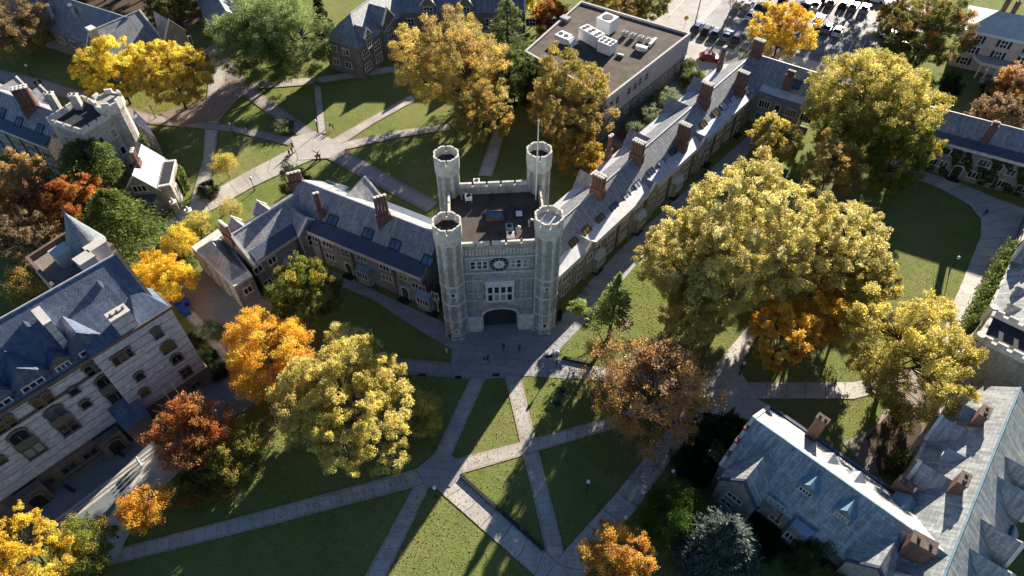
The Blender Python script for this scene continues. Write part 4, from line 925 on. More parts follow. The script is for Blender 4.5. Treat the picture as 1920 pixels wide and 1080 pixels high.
def rooftop(name, label, px, py, z, size, ang, mat, fans=0, legs=0, group=None, cat='rooftop unit', hood=0):
    c = G(px, py, z); t = thing(name, label, cat, c, group=group)
    z0 = z + legs
    q = MB(); q.box((c.x, c.y, z0), size, ang); b = q.build('casing', mat, t)
    if legs:
        q = MB(); ex = Vector((math.cos(ang), math.sin(ang), 0)); ey = Vector((-ex.y, ex.x, 0))
        for sx in (-.42, .42):
            for sy in (-.42, .42): q = MB(); p = c + ex * sx * size[0] + ey * sy * size[1]; q.box((p.x, p.y, z), (.1, .1, legs), ang); q.build('leg', M_steel, t)
    q = MB(); ex = Vector((math.cos(ang), math.sin(ang), 0)); ey = Vector((-ex.y, ex.x, 0)); nx = max(1, (fans + 1) // 2 if fans > 2 else fans); ny = 2 if fans > 2 else 1
    k = 0
    for i in range(nx):
        for j in range(ny):
            if k >= fans: break
            p = Vector((c.x, c.y, 0)) + ex * size[0] * ((i + .5) / nx - .5) + ey * size[1] * ((j + .5) / ny - .5) * .8; q.ngon(p, min(size[0] / nx, size[1] / ny) * .36, 12, z0 + size[2] + .004, z0 + size[2] + .08); k += 1; q.build('fan', M_dark, t); q = MB()
    if hood:
        q = MB(); p = c + ex * size[0] * .65; q.hexa([Vector((p.x, p.y, z0 + .2)) + v for v in (-ex * .5 - ey * size[1] * .4, ex * hood - ey * size[1] * .4, ex * hood + ey * size[1] * .4, -ex * .5 + ey * size[1] * .4)], [Vector((p.x, p.y, z0 + size[2] * .9)) + v for v in (-ex * .5 - ey * size[1] * .4, ex * .1 - ey * size[1] * .4, ex * .1 + ey * size[1] * .4, -ex * .5 + ey * size[1] * .4)]); q.build('hood', mat, t)
    q = MB(); p = c - ex * size[0] * .5
    for kk in range(4): q.box((p.x - ex.x * .02, p.y - ex.y * .02, z0 + size[2] * (.25 + .16 * kk)), (.06, size[1] * .8, .06), ang)
    q.build('louvre', M_dark, t)
    return t
fa_ = math.atan2((fr - fbm).y, (fr - fbm).x); fg = 'plant on the flat roofed block'
rooftop('rooftop_unit', 'tall white plant box behind a screen, farthest back of the plant on the flat roof', 1137, 58, 10.3, (3.6, 3.6, 3.0), fa_ - 1.57, M_white, 1, .3, fg)
rooftop('rooftop_unit', 'big white condenser with six fans, in the middle of the plant on the flat roof', 1108, 80, 10.3, (5.6, 2.6, 2.6), fa_ - 1.75, M_white, 6, .3, fg, hood=1.0)
rooftop('rooftop_unit', 'white condenser with six fans, lowest of the plant on the flat roof', 1137, 98, 10.3, (3.4, 2.8, 2.4), fa_ - 1.57, M_white, 6, .3, fg)
rooftop('rooftop_unit', 'low white unit with two fans and sloped hood, leftmost on the flat roof', 1056, 78, 10.3, (3.0, 2.6, 1.5), fa_ - 1.6, M_white, 2, .2, fg, hood=1.4)
rooftop('rooftop_vent', 'small roof hatch box near the back left corner of the flat roof', 1060, 38, 10.3, (2.2, 1.6, .8), fa_ - 1.57, M_steel, 0, 0, fg, 'roof vent')
for i in range(4): rooftop('extract_fan', ['square extract fan, first in the row of four behind the tall plant box', 'square extract fan, second in the row of four on the flat roof', 'square extract fan, third in the row of four on the flat roof', 'square extract fan, last in the row of four on the flat roof'][i], 1171 + i * 15, 68 + i * 4.4, 10.3, (1.1, 1.1, .9), fa_ - 1.57, M_steel, 1, .25, 'extract fans', 'extract fan')
rooftop('air_duct', 'long white air duct past the row of four extract fans', 1223, 84, 10.3, (3.2, .6, .7), fa_ + .1, M_white, 0, .3, None, 'air duct'); rooftop('air_duct', 'branching white duct pieces in front of the extract fans', 1202, 95, 10.3, (2.6, 1.0, .8), fa_ - 1.4, M_white, 0, .3, None, 'air duct')
rooftop('rooftop_vent', 'low pale roof vent near the near edge of the flat roof', 1163, 106, 10.3, (1.6, .6, .5), fa_ - 1.4, M_steel, 0, .1, None, 'roof vent')
rooftop('rooftop_unit', 'white fan unit by the rear battlement of the gate tower roof', 894, 348, 17.56, (1.0, 1.0, .8), TA, M_white, 1, .3, 'units on the tower roof')
rooftop('rooftop_unit', 'fan unit on tall legs in the sunlit middle of the gate tower roof', 879, 378, 17.56, (1.1, 1.0, .7), TA, M_white, 1, .6, 'units on the tower roof')
rooftop('rooftop_unit', 'blue grey fan unit near the front battlement of the gate tower roof', 955, 434, 17.56, (1.1, 1.1, .9), TA, M_steel, 1, .3, 'units on the tower roof')
rooftop('rooftop_unit', 'white fan unit tucked beside the front battlement of the gate tower roof, nearest the clock', 957, 446, 17.56, (1.2, .9, .7), TA, M_white, 1, .3, 'units on the tower roof')
for i, (px, py, lb) in enumerate(((866, 373, 'bent white vent pipe beside the fan unit on tall legs on the tower roof'), (968, 437, 'bent white vent pipe beside the blue grey fan unit on the tower roof'), (992, 424, 'mushroom vent by the sunlit front right turret on the tower roof'))):
    c = G(px, py, 17.56); q = MB(); q.tube([c, c + Vector((0, 0, 1.1)), c + Vector((.25, 0, 1.4)), c + Vector((.6, 0, 1.2))], .18, 8); setp(q.build('vent_pipe', M_steel), lb, 'vent pipe', 'vent pipes')
# white house, top right
wh = thing('white_house', 'pale house with black shutters, columned porch and sunlit grey roof, at the top right corner', 'house', G(1830, 150, 0))
v0 = G(1778, 122); v1 = G(1900, 150); dv = (v1 - v0).normalized(); nv = Vector((dv.y, -dv.x, 0)); HW = 17.0; A_ = v0 - nv * 6
WHW = Wing(wh, A_, A_ + dv * HW, 6, 6, 9.4, 12.0, M_cream, M_paleroof, hip=(5, 5), cop=(0, 0), over=.6)
q = MB(); q.box(WHW.P(HW / 2, 6.3, 8.9), (HW + 1.2, .7, .5), math.atan2(dv.y, dv.x)); q.build('cornice', M_white, WHW.wall)
def shut_win(wall, u, z, w=1.3, h=1.7, off=0):
    window(wh, wall.at(u, z) + wall.n * off, wall.n, w, h, 2, 2, fm=M_white)
    for s in (-1, 1): q = MB(); c = wall.at(u + s * (w / 2 + .55), z - h / 2) + wall.n * (off + .06); q.box((c.x, c.y, c.z), (.5, .08, h), math.atan2(wall.d.y, wall.d.x)); q.build('shutter', M_shutter, wh)
for z, us in ((7.6, (3, 8.5, 14)), (4.9, (3, 8.5, 14)), (1.9, (2.6, 14.4))):
    for u in us: shut_win(WHW.fw, u, z)
q = MB(); f = WHW.fw
for u in (3, 14): q.prism([f.at(u - 2, 0), f.at(u + 2, 0), f.at(u + 1.4, 0) + f.n * 1.3, f.at(u - 1.4, 0) + f.n * 1.3], 6.2, 6.6)
q.prism([f.at(3.6, 0), f.at(13.4, 0), f.at(13.0, 0) + f.n * 1.6, f.at(11.4, 0) + f.n * 3.6, f.at(5.6, 0) + f.n * 3.6, f.at(4.0, 0) + f.n * 1.6], 3.5, 4.1); pf = q.build('porch_roof', M_white, wh)
q = MB(); q.prism([f.at(4.0, 0) , f.at(13.0, 0), f.at(12.6, 0) + f.n * 1.5, f.at(11.2, 0) + f.n * 3.3, f.at(5.8, 0) + f.n * 3.3, f.at(4.4, 0) + f.n * 1.5], 4.104, 4.2); q.build('porch_deck', M_asph_lt, pf)
for u in (5.9, 7.6, 9.4, 11.1):
    q = MB(); q.ngon(f.at(u, 0) + f.n * 3.2, .2, 10, 0, 3.5, .17); q.build('column', M_white, wh)
for k in range(4): q = MB(); q.box(f.at(8.5, 0) + f.n * (3.3 + .4 * k), (3, .4, .6 - .15 * k), math.atan2(dv.y, dv.x)); q.build('step', M_conc, wh)
for px, py in ((1893, 30), (1907, 38), (1885, 25)): p = WHW.P(8 + (px - 1893) * .25, -1 + (py - 30) * .1, 11); slabchim(wh, p, 10.5, 14.6, .9, .7, 0, pots=1)
# ivy range at right (far)
fr_ = thing('ivy_range', 'low stone range with creeper on its walls and blue slate roof beyond the oval lawn', 'dormitory', G(1850, 340, 0))
x0, x1 = G(1772, 208, 10.7), G(1920, 246, 10.7); dd = (x1 - x0).normalized()
FR = Wing(fr_, x0 - dd * 4, x1 + dd * 16, 5.0, 5.0, 7.0, 10.7, M_schist, M_slate, cop=(1, 0), ridge=M_leadlt)
FR.strip(1.5, M_lead); FR.parapet(1, .3, M_limelt)
p = FR.rf.hit(1845, 268); chimney(fr_, p, p.z, ztop(p, 228), n=2, sp=.5, r=.3, ang=math.atan2(dd.y, dd.x), stack=.8)
for px, py, nl, w_ in ((1770, 281, 3, 2.2), (1783, 286, 2, 1.5), (1757, 304, 4, 2.6), (1768, 308, 2, 1.4), (1810, 299, 2, 1.2), (1847, 306, 3, 2.2), (1868, 313, 3, 2.0), (1896, 323, 2, 1.4), (1826, 328, 3, 2.0), (1844, 332, 2, 1.4), (1855, 337, 2, 1.4), (1880, 345, 3, 1.6), (1915, 354, 3, 1.6)):
    window(fr_, FR.fw.hit(px, py), FR.n, w_, 1.35, nl, 1)
door(fr_, FR.fw, FR.u_of(FR.fw.hit(1788, 330)), 1.6, 2.4)
# sunlit roof range on the right
r1 = thing('sunlit_roof_range', 'stone range with brightly sunlit pale slate roof and shaggy ivy on its wall', 'dormitory', G(1880, 560, 0))
n0, n1 = G(1838, 617, 6.8), G(1920, 447, 6.8); dd = (n0 - n1).normalized(); nn = Vector((dd.y, -dd.x, 0))
S1 = Wing(r1, n1 - nn * 6.5 - dd * 14, n0 - nn * 6.5, 6.5, 6.5, 6.8, 12.8, M_schist, M_slate_lt, cop=(0, 1), ridge=M_leadlt, copm=M_lime)
S1.parapet(1, .35, M_lime)
for u in (5, 11, S1.L - 14.5, S1.L - 9, S1.L - 4.5): S1.gable(u, 1.8, 8.6, 9.8, vface=5.0, rm=M_slate_lt, nwin=(2, 1), coping=False)
S1.gable(S1.L - 19.5, 4.2, 8.0, 11, vface=6.9, zb=0, rm=M_slate_lt)
row(r1, S1.fw, [3 + 4 * i for i in range(int(S1.L / 4))], 4.8, 1.8, 1.3, 3); row(r1, S1.fw, [3 + 4 * i for i in range(int(S1.L / 4))], 1.8, 1.8, 1.3, 3)
p = S1.P(S1.L - 2.5, .5, 12); slabchim(r1, p, 10, 14, 2.0, 1.2, math.atan2(dd.y, dd.x), bm=M_pale)
# battlemented entry tower
et = thing('entry_tower', 'squat battlemented stone entry tower between the sunlit roof and the shaded wing', 'entry tower', G(1800, 690, 0))
o0 = S1.P(S1.L + .3, 7.0, 0); tdir = S1.d; tn = -S1.n; ZE = 10.6
fe = [o0, o0 + tdir * 6.6, o0 + tdir * 6.6 + tn * 14, o0 + tn * 14]
q = MB(); q.prism(fe, 0, ZE); ew_ = q.build('tower_wall', M_pale, et); ce = sum(fe, Vector()) / 4; ii = [fe[0] + (tdir + tn) * .5, fe[1] + (-tdir + tn) * .5, fe[2] + (-tdir - tn) * .5, fe[3] + (tdir - tn) * .5]
q = MB()
for i in range(4):
    j = (i + 1) % 4; q.hexa([V2(fe[i], ZE), V2(fe[j], ZE), V2(ii[j], ZE), V2(ii[i], ZE)], [V2(fe[i], ZE + .8), V2(fe[j], ZE + .8), V2(ii[j], ZE + .8), V2(ii[i], ZE + .8)]); crenel(ew_, M_lime, fe[i].lerp(ii[i], .5), fe[j].lerp(ii[j], .5), ZE + .803, .6, .4, 1.4, .7)
for k in (0, 1): q.ngon(fe[k], .6, 8, ZE - 1.6, ZE + 1.5)
q.build('battlement', M_limelt, ew_); q = MB(); q.poly([V2(p, ZE + .05) for p in ii]); q.build('flat_roof', M_tar, ew_)
wl = Wall(fe[0], fe[1], 0, ZE); wl = wl if wl.n.dot(S1.n) > 0 else Wall(fe[1], fe[0], 0, ZE); row(et, wl, [1.8, 4.8], 7.6, 1.0, 1.6, 2); row(et, wl, [3.3], 4.4, 2.2, 1.6, 3); window(et, wl.at(3.3, 1.4), wl.n, 2.4, 2.2, 1, 1, True, pm=M_iron, dep=.3, name='archway')
# long wing at lower right and its cross wing
lr = thing('slate_wing', 'L shaped stone dormitory with large pale blue slate roofs, filling the lower right corner', 'dormitory', G(1600, 960, 0))
s0, s1 = G(1911, 730, 12), G(1783, 1047, 12); dd = (s1 - s0).normalized()
S3 = Wing(lr, s0, s1 + dd * 4, 6.0, 6.0, 6.6, 12.0, M_schist, M_slate_lt, cop=(0, 1), ridge=M_copper)
S3.parapet(1, .2, M_lime)
for px, py in ((1830, 790), (1790, 915)):
    p = S3.rf.hit(px, py); slabchim(lr, p, p.z, p.z + 2.6, 1.9, 1.1, math.atan2(dd.y, dd.x))
for u in (5.6, 13.6): S3.gable(u, 2.3, 8.9, 10.3, vface=4.2, rm=M_copper, nwin=(2, 1), coping=False)
for u in (9.5, 18): S3.gable(u, 4.2, 7.6, 10.4, vface=6.4, zb=0, rm=M_slate_lt)
for u in (10.5, 14, 21, 25.5): S3.gable(u, 3.6, 8.0, 10.6, vface=6.3, zb=0, side=-1, rm=M_slate_lt)
baywin(lr, S3.bw, S3.L - 18, 2.6, z1=6.4, rm=M_blue_metal)
a0, a1 = G(1411, 784, 11.6), G(1783, 1047, 11.6)
S4 = Wing(lr, a0, a1, 5.3, 6.5, 6.6, 11.6, M_schist, M_slate_lt, cop=(1, 0), ridge=M_copper, copm=M_lime)
S4.parapet(-1, .5, M_lead)
S4.gable(3.9, 5.2, 7.2, 10.6, vface=7.8, zb=0, rm=M_slate_lt, nwin=(3, 1), wsize=(1.9, .9), wz=5.8, copm=M_lead); window(lr, S4.P(3.3, 7.8, 3.4), S4.n, 1.4, .9, 2, 1)
for px, py in ((1508, 925), (1575, 972)):
    p = S4.rf.hit(px, py); S4.gable(S4.u_of(p), 2.2, p.z + 1.1, p.z + 2.3, vface=S4.v_of(p), rm=M_copper, nwin=(4, 1), wsize=(1.5, .7), coping=False, wz=p.z + .55)
S4.gable(S4.u_of(S4.rf.hit(1640, 1060)), 5.2, 8.0, 10.9, vface=6.4, zb=0, rm=M_slate_lt, copm=M_lead)
for px, py, nl in ((1436, 931, 4), (1456, 945, 4)): window(lr, S4.fw.hit(px, py), S4.n, .55 * nl, .75, nl, 1)
for px, py in ((1416, 947), (1453, 973), (1488, 996), (1496, 985), (1505, 992), (1475, 1010)): window(lr, S4.fw.hit(px, py), S4.n, 1.3, .95, 2, 1)
ub = S4.u_of(S4.fw.hit(1512, 978)); baywin(lr, S4.fw, ub, 2.4, z1=6.5, rm=M_blue_metal); pipe(lr, S4.fw, ub - 2.6, z1=6.5); pipe(lr, S4.fw, ub + 2.6, z1=6.5)
p = S4.P(6.6, -6.0, 7); slabchim(lr, p, 5, 12.2, 1.5, .9, math.atan2(S4.d.y, S4.d.x)); p = S4.P(18.5, -6.9, 7); slabchim(lr, p, 3, 9.5, 2.2, 1.0, math.atan2(S4.d.y, S4.d.x) )
for u in (10.0, 13.6): S4.gable(u, 2.2, 9.0, 10.3, vface=3.6, side=-1, rm=M_leadlt, nwin=(2, 1), coping=False)
for u in (19.5, 23.5): S4.gable(u, 2.4, 8.0, 9.0, vface=6.0, side=-1, rm=M_blue_metal, nwin=(2, 1), coping=False)
for k in range(3):
    q = MB(); c = S4.P(.1, 1.2 + 1.5 * k, S4.zroof(1.2 + 1.5 * k) + .2); q.box((c.x, c.y, c.z), (.55, 1.0, .45), math.atan2(S4.d.y, S4.d.x)); q.build('gable_brickwork', M_brick, S4.roof)
p = S4.P(S4.L - 3.2, 1.6, 10); slabchim(lr, p, 9.5, 13.6, 2.6, 1.5, math.atan2(S4.d.y, S4.d.x) + .15)
row(lr, Wall(S3.P(S3.L, 6.0, 0), S3.P(S3.L, -6, 0)), [4, 6, 8], 8.6, 1.3, 1.1, 2); row(lr, Wall(S3.P(S3.L, 6.0, 0), S3.P(S3.L, -6, 0)), [3, 6, 9], 5.4, 1.6, 1.1, 3)
# ---------------------------------------------------------------- trees
def quads_mesh(name, C, N, S, colr, rg, asp=.75, Tdir=None):
    n = len(C)
    if Tdir is None: Tdir = rg.normal(size=(n, 3))
    T_ = Tdir - N * np.sum(Tdir * N, 1, keepdims=True); T_ /= np.linalg.norm(T_, axis=1, keepdims=True) + 1e-9
    B = np.cross(N, T_); S = S[:, None]
    bend = N * S * .12
    V = np.stack([C - T_ * S * .5, C + B * S * .5 * asp - bend, C + T_ * S * .5, C - B * S * .5 * asp - bend], 1).reshape(-1, 3)
    me = bpy.data.meshes.new(name); me.vertices.add(n * 4); me.vertices.foreach_set('co', V.astype(np.float32).ravel())
    me.loops.add(n * 4); me.loops.foreach_set('vertex_index', np.arange(n * 4, dtype=np.int32))
    me.polygons.add(n); me.polygons.foreach_set('loop_start', np.arange(0, n * 4, 4, dtype=np.int32))
    a = me.attributes.new('Col', 'FLOAT_COLOR', 'FACE'); a.data.foreach_set('color', np.concatenate([colr, np.ones((n, 1))], 1).astype(np.float32).ravel())
    me.update(calc_edges=True); me.materials.append(M_leaf); return me
PAL = {
 'yellow': [(.86, .66, .08), (.8, .57, .06), (.9, .7, .12), (.68, .46, .06)],
 'brightyellow': [(.85, .6, .07), (.8, .5, .04), (.7, .4, .03)],
 'pale': [(.67, .58, .23), (.73, .63, .29), (.59, .51, .17), (.5, .44, .13)],
 'yelgreen': [(.66, .55, .16), (.56, .475, .13), (.72, .58, .15), (.46, .40, .1)],
 'olive': [(.44, .35, .08), (.34, .3, .07), (.52, .39, .08), (.25, .24, .06)],
 'tan': [(.54, .35, .11), (.44, .3, .13), (.5, .42, .11), (.36, .26, .14), (.58, .38, .09)],
 'brown': [(.5, .31, .17), (.45, .3, .2), (.56, .34, .11), (.37, .25, .19), (.6, .37, .09)],
 'redgreen': [(.2, .22, .05), (.3, .2, .05), (.42, .16, .04), (.14, .17, .04), (.26, .26, .06)],
 'orange': [(.70, .36, .06), (.62, .29, .04), (.75, .45, .08), (.5, .26, .06)],
 'orangeyel': [(.9, .5, .06), (.9, .58, .09), (.86, .42, .05), (.78, .43, .06)],
 'red': [(.44, .13, .035), (.5, .19, .045), (.32, .09, .03), (.4, .21, .06)],
 'green': [(.1, .14, .035), (.14, .18, .05), (.07, .1, .03), (.2, .22, .07)],
 'midgreen': [(.09, .17, .02), (.12, .21, .03), (.07, .13, .02)],
 'greenyel': [(.2, .23, .04), (.32, .3, .05), (.13, .17, .03), (.42, .34, .05)],
 'dark': [(.03, .045, .018), (.045, .06, .022), (.025, .035, .015)],
 'pine': [(.2, .26, .06), (.27, .33, .085), (.14, .19, .045)],
 'pinelight': [(.36, .42, .12), (.42, .48, .15), (.27, .33, .1)],
 'leafgreen': [(.27, .33, .12), (.34, .39, .17), (.19, .25, .08), (.13, .18, .055)],
 'blue': [(.15, .2, .17), (.2, .26, .22), (.1, .14, .12)],
 'grey': [(.26, .19, .13), (.2, .15, .11), (.32, .22, .1)],
 'sage': [(.24, .27, .16), (.3, .33, .2), (.16, .19, .1)],
}
SEED = [100]
def limbs(tm, base, tops, h0, r0, rg, lean=Vector((0, 0, 0)), zc=8, sides=5):
    """trunk from base to a fork, then main limbs, then a bough to every leaf clump"""
    fork = base + Vector((lean.x * .5, lean.y * .5, h0)); tm.tube([base, base.lerp(fork, .5) + Vector(rg.normal(size=3) * .08), fork], [r0, r0 * .8, r0 * .65], 8)
    tops = [Vector(t) for t in tops]; cen = sum(tops, Vector()) / max(1, len(tops)); k = max(3, min(8, len(tops) // 7))
    mains = []
    idx = list(range(len(tops))); rnd.shuffle(idx); seeds = [tops[i] for i in idx[:k]]
    for s in seeds:
        e = fork.lerp(s, .62); e.z = fork.z + (s.z - fork.z) * .55; m = fork.lerp(e, .5) + Vector((0, 0, (e - fork).length * .12))
        tm.tube([fork, m, e], [r0 * .5, r0 * .36, r0 * .22], 5); mains.append((m, e))
    for t in tops:
        m, e = min(mains, key=lambda q: (q[1] - t).length); s = m if (m - t).length < (e - t).length else e
        mid = s.lerp(t, .5) + Vector((0, 0, (t - s).length * .08)); tm.tube([s, mid, t], [r0 * .17, r0 * .1, .02], 4)
def tree(label, px, py, zc, r, rz=None, pal='green', n=None, size=.42, clumps=None, seed=None, name='tree', cat='tree', group=None, lump=.16, sparse=1.0, trunk=.0, lean=(0, 0), sx=1.0, rot=0.0, pal2=None, bark=None, fill=.68, twigs=0, bottom=-.8, cr=.17):
    SEED[0] += 1; rg = np.random.default_rng(seed or SEED[0]); rz = rz or r * .8; c = G(px, py, zc)
    base = Vector((c.x + lean[0], c.y + lean[1], 0)); t = thing(name, label, cat, base, group=group)
    ncl = clumps or int(20 + 9.5 * r ** 1.4); d = rg.normal(size=(ncl * 3, 3)); d /= np.linalg.norm(d, axis=1, keepdims=True); d = d[d[:, 2] > bottom]; d = d[:ncl]
    ph = rg.uniform(0, 6.28, 6); az = np.arctan2(d[:, 1], d[:, 0])
    lumpf = 1 + lump * (np.sin(2 * az + ph[0]) * .45 + np.sin(3 * az + ph[1]) * .5 + np.sin(5 * az + ph[2]) * .35 + np.sin(d[:, 2] * 5 + ph[3]) * .3) + rg.normal(size=len(d)) * lump * .28
    rad = np.where(rg.random(len(d)) < fill, rg.uniform(.80, .95, len(d)), rg.uniform(.35, .8, len(d))) * lumpf
    cl = d * rad[:, None] * np.array([r * sx, r / sx ** .5, rz]); 
    if rot: ca, sa = math.cos(rot), math.sin(rot); cl = np.stack([cl[:, 0] * ca - cl[:, 1] * sa, cl[:, 0] * sa + cl[:, 1] * ca, cl[:, 2]], 1)
    cr = cr if r > 5 else cr + (.4 - cr) * min(1, (5 - r) / 2.5)
    rc = r * cr * rg.uniform(.65, 1.25, len(d)) * (7 / max(r, 4)) ** .35
    size *= .56; N = min(int((n * 2.7 if n else 720 * r * r * sparse * (.32 / size) ** 1.6)), 170000)
    w = rc ** 2; w /= w.sum(); ci = rg.choice(len(d), N, p=w)
    # sub-clumps: small bunches of leaves inside each clump
    nsub = 9; sub = rg.normal(size=(len(d), nsub, 3)); sub /= np.linalg.norm(sub, axis=2, keepdims=True); sub *= rg.uniform(.5, 1, (len(d), nsub, 1))
    si = rg.integers(0, nsub, N); o = rg.normal(size=(N, 3)); o /= np.linalg.norm(o, axis=1, keepdims=True); o *= rg.random((N, 1)) ** .5
    off = (sub[ci, si] * .75 + o * .42) * rc[ci][:, None] * np.array([1, 1, .8]); P = cl[ci] + off
    nrm = off / (np.linalg.norm(off, axis=1, keepdims=True) + 1e-6) + rg.normal(size=(N, 3)) * .75 + np.array([0, 0, .35]); nrm /= np.linalg.norm(nrm, axis=1, keepdims=True)
    pal_ = np.array(PAL[pal]); k = rg.integers(0, len(pal_), len(d)); k2 = rg.integers(0, len(pal_), N); mixw = rg.uniform(.0, .45, (N, 1)); colr = pal_[k[ci]] * (1 - mixw) + pal_[k2] * mixw
    if pal2:
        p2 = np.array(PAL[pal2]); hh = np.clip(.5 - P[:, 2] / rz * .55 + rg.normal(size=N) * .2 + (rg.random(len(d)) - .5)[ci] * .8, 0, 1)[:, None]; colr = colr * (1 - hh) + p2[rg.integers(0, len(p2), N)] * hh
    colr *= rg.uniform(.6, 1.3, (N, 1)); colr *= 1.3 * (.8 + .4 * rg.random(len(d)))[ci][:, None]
    P += np.array([c.x - base.x, c.y - base.y, zc]); cr_ = quads_mesh('crown', P, nrm, size * rg.uniform(.6, 1.25, N), np.clip(colr, 0, 1), rg)
    tm = MB(); tops = [base + Vector((c.x - base.x + q[0], c.y - base.y + q[1], zc + q[2])) for q in cl]
    limbs(tm, base, tops, max(.6, (zc - rz * .5) * .75), trunk or max(.1, r * .045), rg, lean=Vector((c.x - base.x, c.y - base.y, 0)))
    if twigs:
        for q in range(twigs):
            a = tops[rg.integers(0, len(tops))]; v = Vector((a - Vector((c.x, c.y, zc - rz))).normalized() + Vector(rg.normal(size=3) * .45)); tm.tube([a, a + v * rg.uniform(.8, 2.2)], [.035, .012], 3)
    tm.build('trunk', bark or M_bark, t); mesh_obj('crown', cr_, t); return t
def conifer(label, px, py, ztopz, r, pal='pine', name='pine_tree', kind='pine', group=None, taper=None, z0=2.0, seed=None, n=None, levels=13, base=None):
    SEED[0] += 1; rg = np.random.default_rng(seed or SEED[0]); b = G(px, py) if base is None else Vector(base); t = thing(name, label, 'tree', b, group=group); H = ztopz
    tm = MB(); tm.tube([b, b + Vector((0, 0, H * .5)), b + Vector((0, 0, H))], [H * .022, H * .014, .03], 7)
    C, N, S, K, TD = [], [], [], [], []
    pal_ = np.array(PAL[pal]); per = n or 60
    for L in range(levels):
        f = L / (levels - 1); z = z0 + (H - z0) * f ** .9; rr = r * (1 - f) ** (taper or (.75 if kind == 'spruce' else .6)) * rg.uniform(.8, 1.12) + .25; nb = int(9 - 4 * f) if kind == 'spruce' else int(6 - 2 * f)
        for k in range(nb):
            a = rg.uniform(0, 6.28) if kind != 'spruce' else 6.28 * (k + (L % 2) * .5) / nb + rg.normal() * .15; ln = rr * rg.uniform(.65, 1.15)
            dv = np.array([math.cos(a), math.sin(a), 0]); p0 = np.array([0, 0, z]); tip = (-.22 if kind == 'spruce' else .12) * ln
            p1 = p0 + dv * ln + np.array([0, 0, tip]); tm.tube([b + Vector(p0), b + Vector(p0 * .5 + p1 * .5 + np.array([0, 0, .1 * ln])), b + Vector(p1)], [.07, .05, .02], 4)
            m = int(per * (.5 + ln / r)); u = rg.uniform(.3 if kind == 'pine' else .15, 1.05, m); side = rg.normal(size=m) * (.2 + .22 * (1 - u)) * ln * (.8 if kind == 'spruce' else 1.0)
            sv = np.array([-dv[1], dv[0], 0]); pos = p0 + (p1 - p0) * u[:, None] + sv * side[:, None] + np.array([0, 0, 1]) * (rg.normal(size=m) * (.18 if kind == 'spruce' else .28) - np.abs(side) * .25 + .1 * ln * np.sin(u * 3.14))[:, None]
            nd = rg.normal(size=(m, 3)) * .45 + np.array([0, 0, 1.0]); td = dv * 1.0 + sv * np.sign(side)[:, None] * .8 + rg.normal(size=(m, 3)) * .35 + np.array([0, 0, .3])
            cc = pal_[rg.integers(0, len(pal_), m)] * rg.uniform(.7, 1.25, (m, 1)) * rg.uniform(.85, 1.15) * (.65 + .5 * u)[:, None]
            C.append(pos); N.append(nd); TD.append(td); S.append(rg.uniform(.45, .95, m) * (.9 if kind == 'spruce' else .8)); K.append(cc)
    C = np.concatenate(C); N = np.concatenate(N); N /= np.linalg.norm(N, axis=1, keepdims=True)
    me = quads_mesh('crown', C, N, np.concatenate(S), np.clip(np.concatenate(K), 0, 1), rg, asp=.34, Tdir=np.concatenate(TD))
    tm.build('trunk', M_bark, t); mesh_obj('crown', me, t); return t
def bare_tree(label, px, py, H, r, group=None, name='bare_tree', leaves=0, pal='grey'):
    SEED[0] += 1; rg = np.random.default_rng(SEED[0]); b = G(px, py); t = thing(name, label, 'tree', b, group=group); tm = MB()
    def br(p, d, l, rad, dep):
        e = p + d * l; m = p.lerp(e, .5) + Vector(rg.normal(size=3)) * l * .06; tm.tube([p, m, e], [rad, rad * .8, rad * .55], 5 if dep > 2 else 3, cap=False)
        if dep == 0: ends.append(e); return
        for k in range(3 if dep > 1 else 4):
            v = (d + Vector(rg.normal(size=3)) * .55 + Vector((0, 0, .12))).normalized(); br(p.lerp(e, rg.uniform(.55, 1)), v, l * rg.uniform(.6, .8), rad * .55, dep - 1)
    ends = []; br(b, Vector((0, 0, 1)), H * .34, H * .022, 4); tm.build('trunk', M_bark_lt, t)
    if leaves:
        E_ = np.array([tuple(e - b) for e in ends]); i = rg.integers(0, len(E_), leaves); P = E_[i] + rg.normal(size=(leaves, 3)) * .35; Nn = rg.normal(size=(leaves, 3)); Nn /= np.linalg.norm(Nn, axis=1, keepdims=True)
        pal_ = np.array(PAL[pal]); mesh_obj('crown', quads_mesh('crown', P, Nn, rg.uniform(.2, .4, leaves), pal_[rg.integers(0, len(pal_), leaves)] * rg.uniform(.7, 1.2, (leaves, 1)), rg), t)
    return t
# --- courtyard and foreground
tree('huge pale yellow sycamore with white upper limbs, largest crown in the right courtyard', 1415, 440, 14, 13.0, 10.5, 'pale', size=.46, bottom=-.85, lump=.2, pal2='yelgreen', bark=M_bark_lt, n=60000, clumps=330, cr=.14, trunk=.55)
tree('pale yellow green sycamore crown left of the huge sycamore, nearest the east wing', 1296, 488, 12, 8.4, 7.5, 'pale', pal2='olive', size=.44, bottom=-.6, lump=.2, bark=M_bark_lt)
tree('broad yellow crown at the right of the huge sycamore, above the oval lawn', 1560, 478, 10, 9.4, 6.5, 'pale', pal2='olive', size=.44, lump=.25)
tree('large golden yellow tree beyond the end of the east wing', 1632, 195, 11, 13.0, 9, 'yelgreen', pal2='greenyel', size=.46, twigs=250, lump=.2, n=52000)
tree('green and yellow tree under the large golden tree, beside the oval lawn', 1680, 285, 8, 7.2, 7, 'greenyel', lump=.2)
tree('brown tan tree between the huge sycamore and the large golden tree', 1560, 312, 8, 5.6, 6, 'tan', pal2='olive', sparse=.8)
tree('small yellow green tree at the inner corner of the east wing', 1452, 262, 7, 5.2, 5, 'yelgreen', pal2='olive')
tree('orange tree below the huge sycamore, beside the long walk', 1470, 628, 8, 5.4, 5.4, 'orangeyel', pal2='orange', sparse=.95)
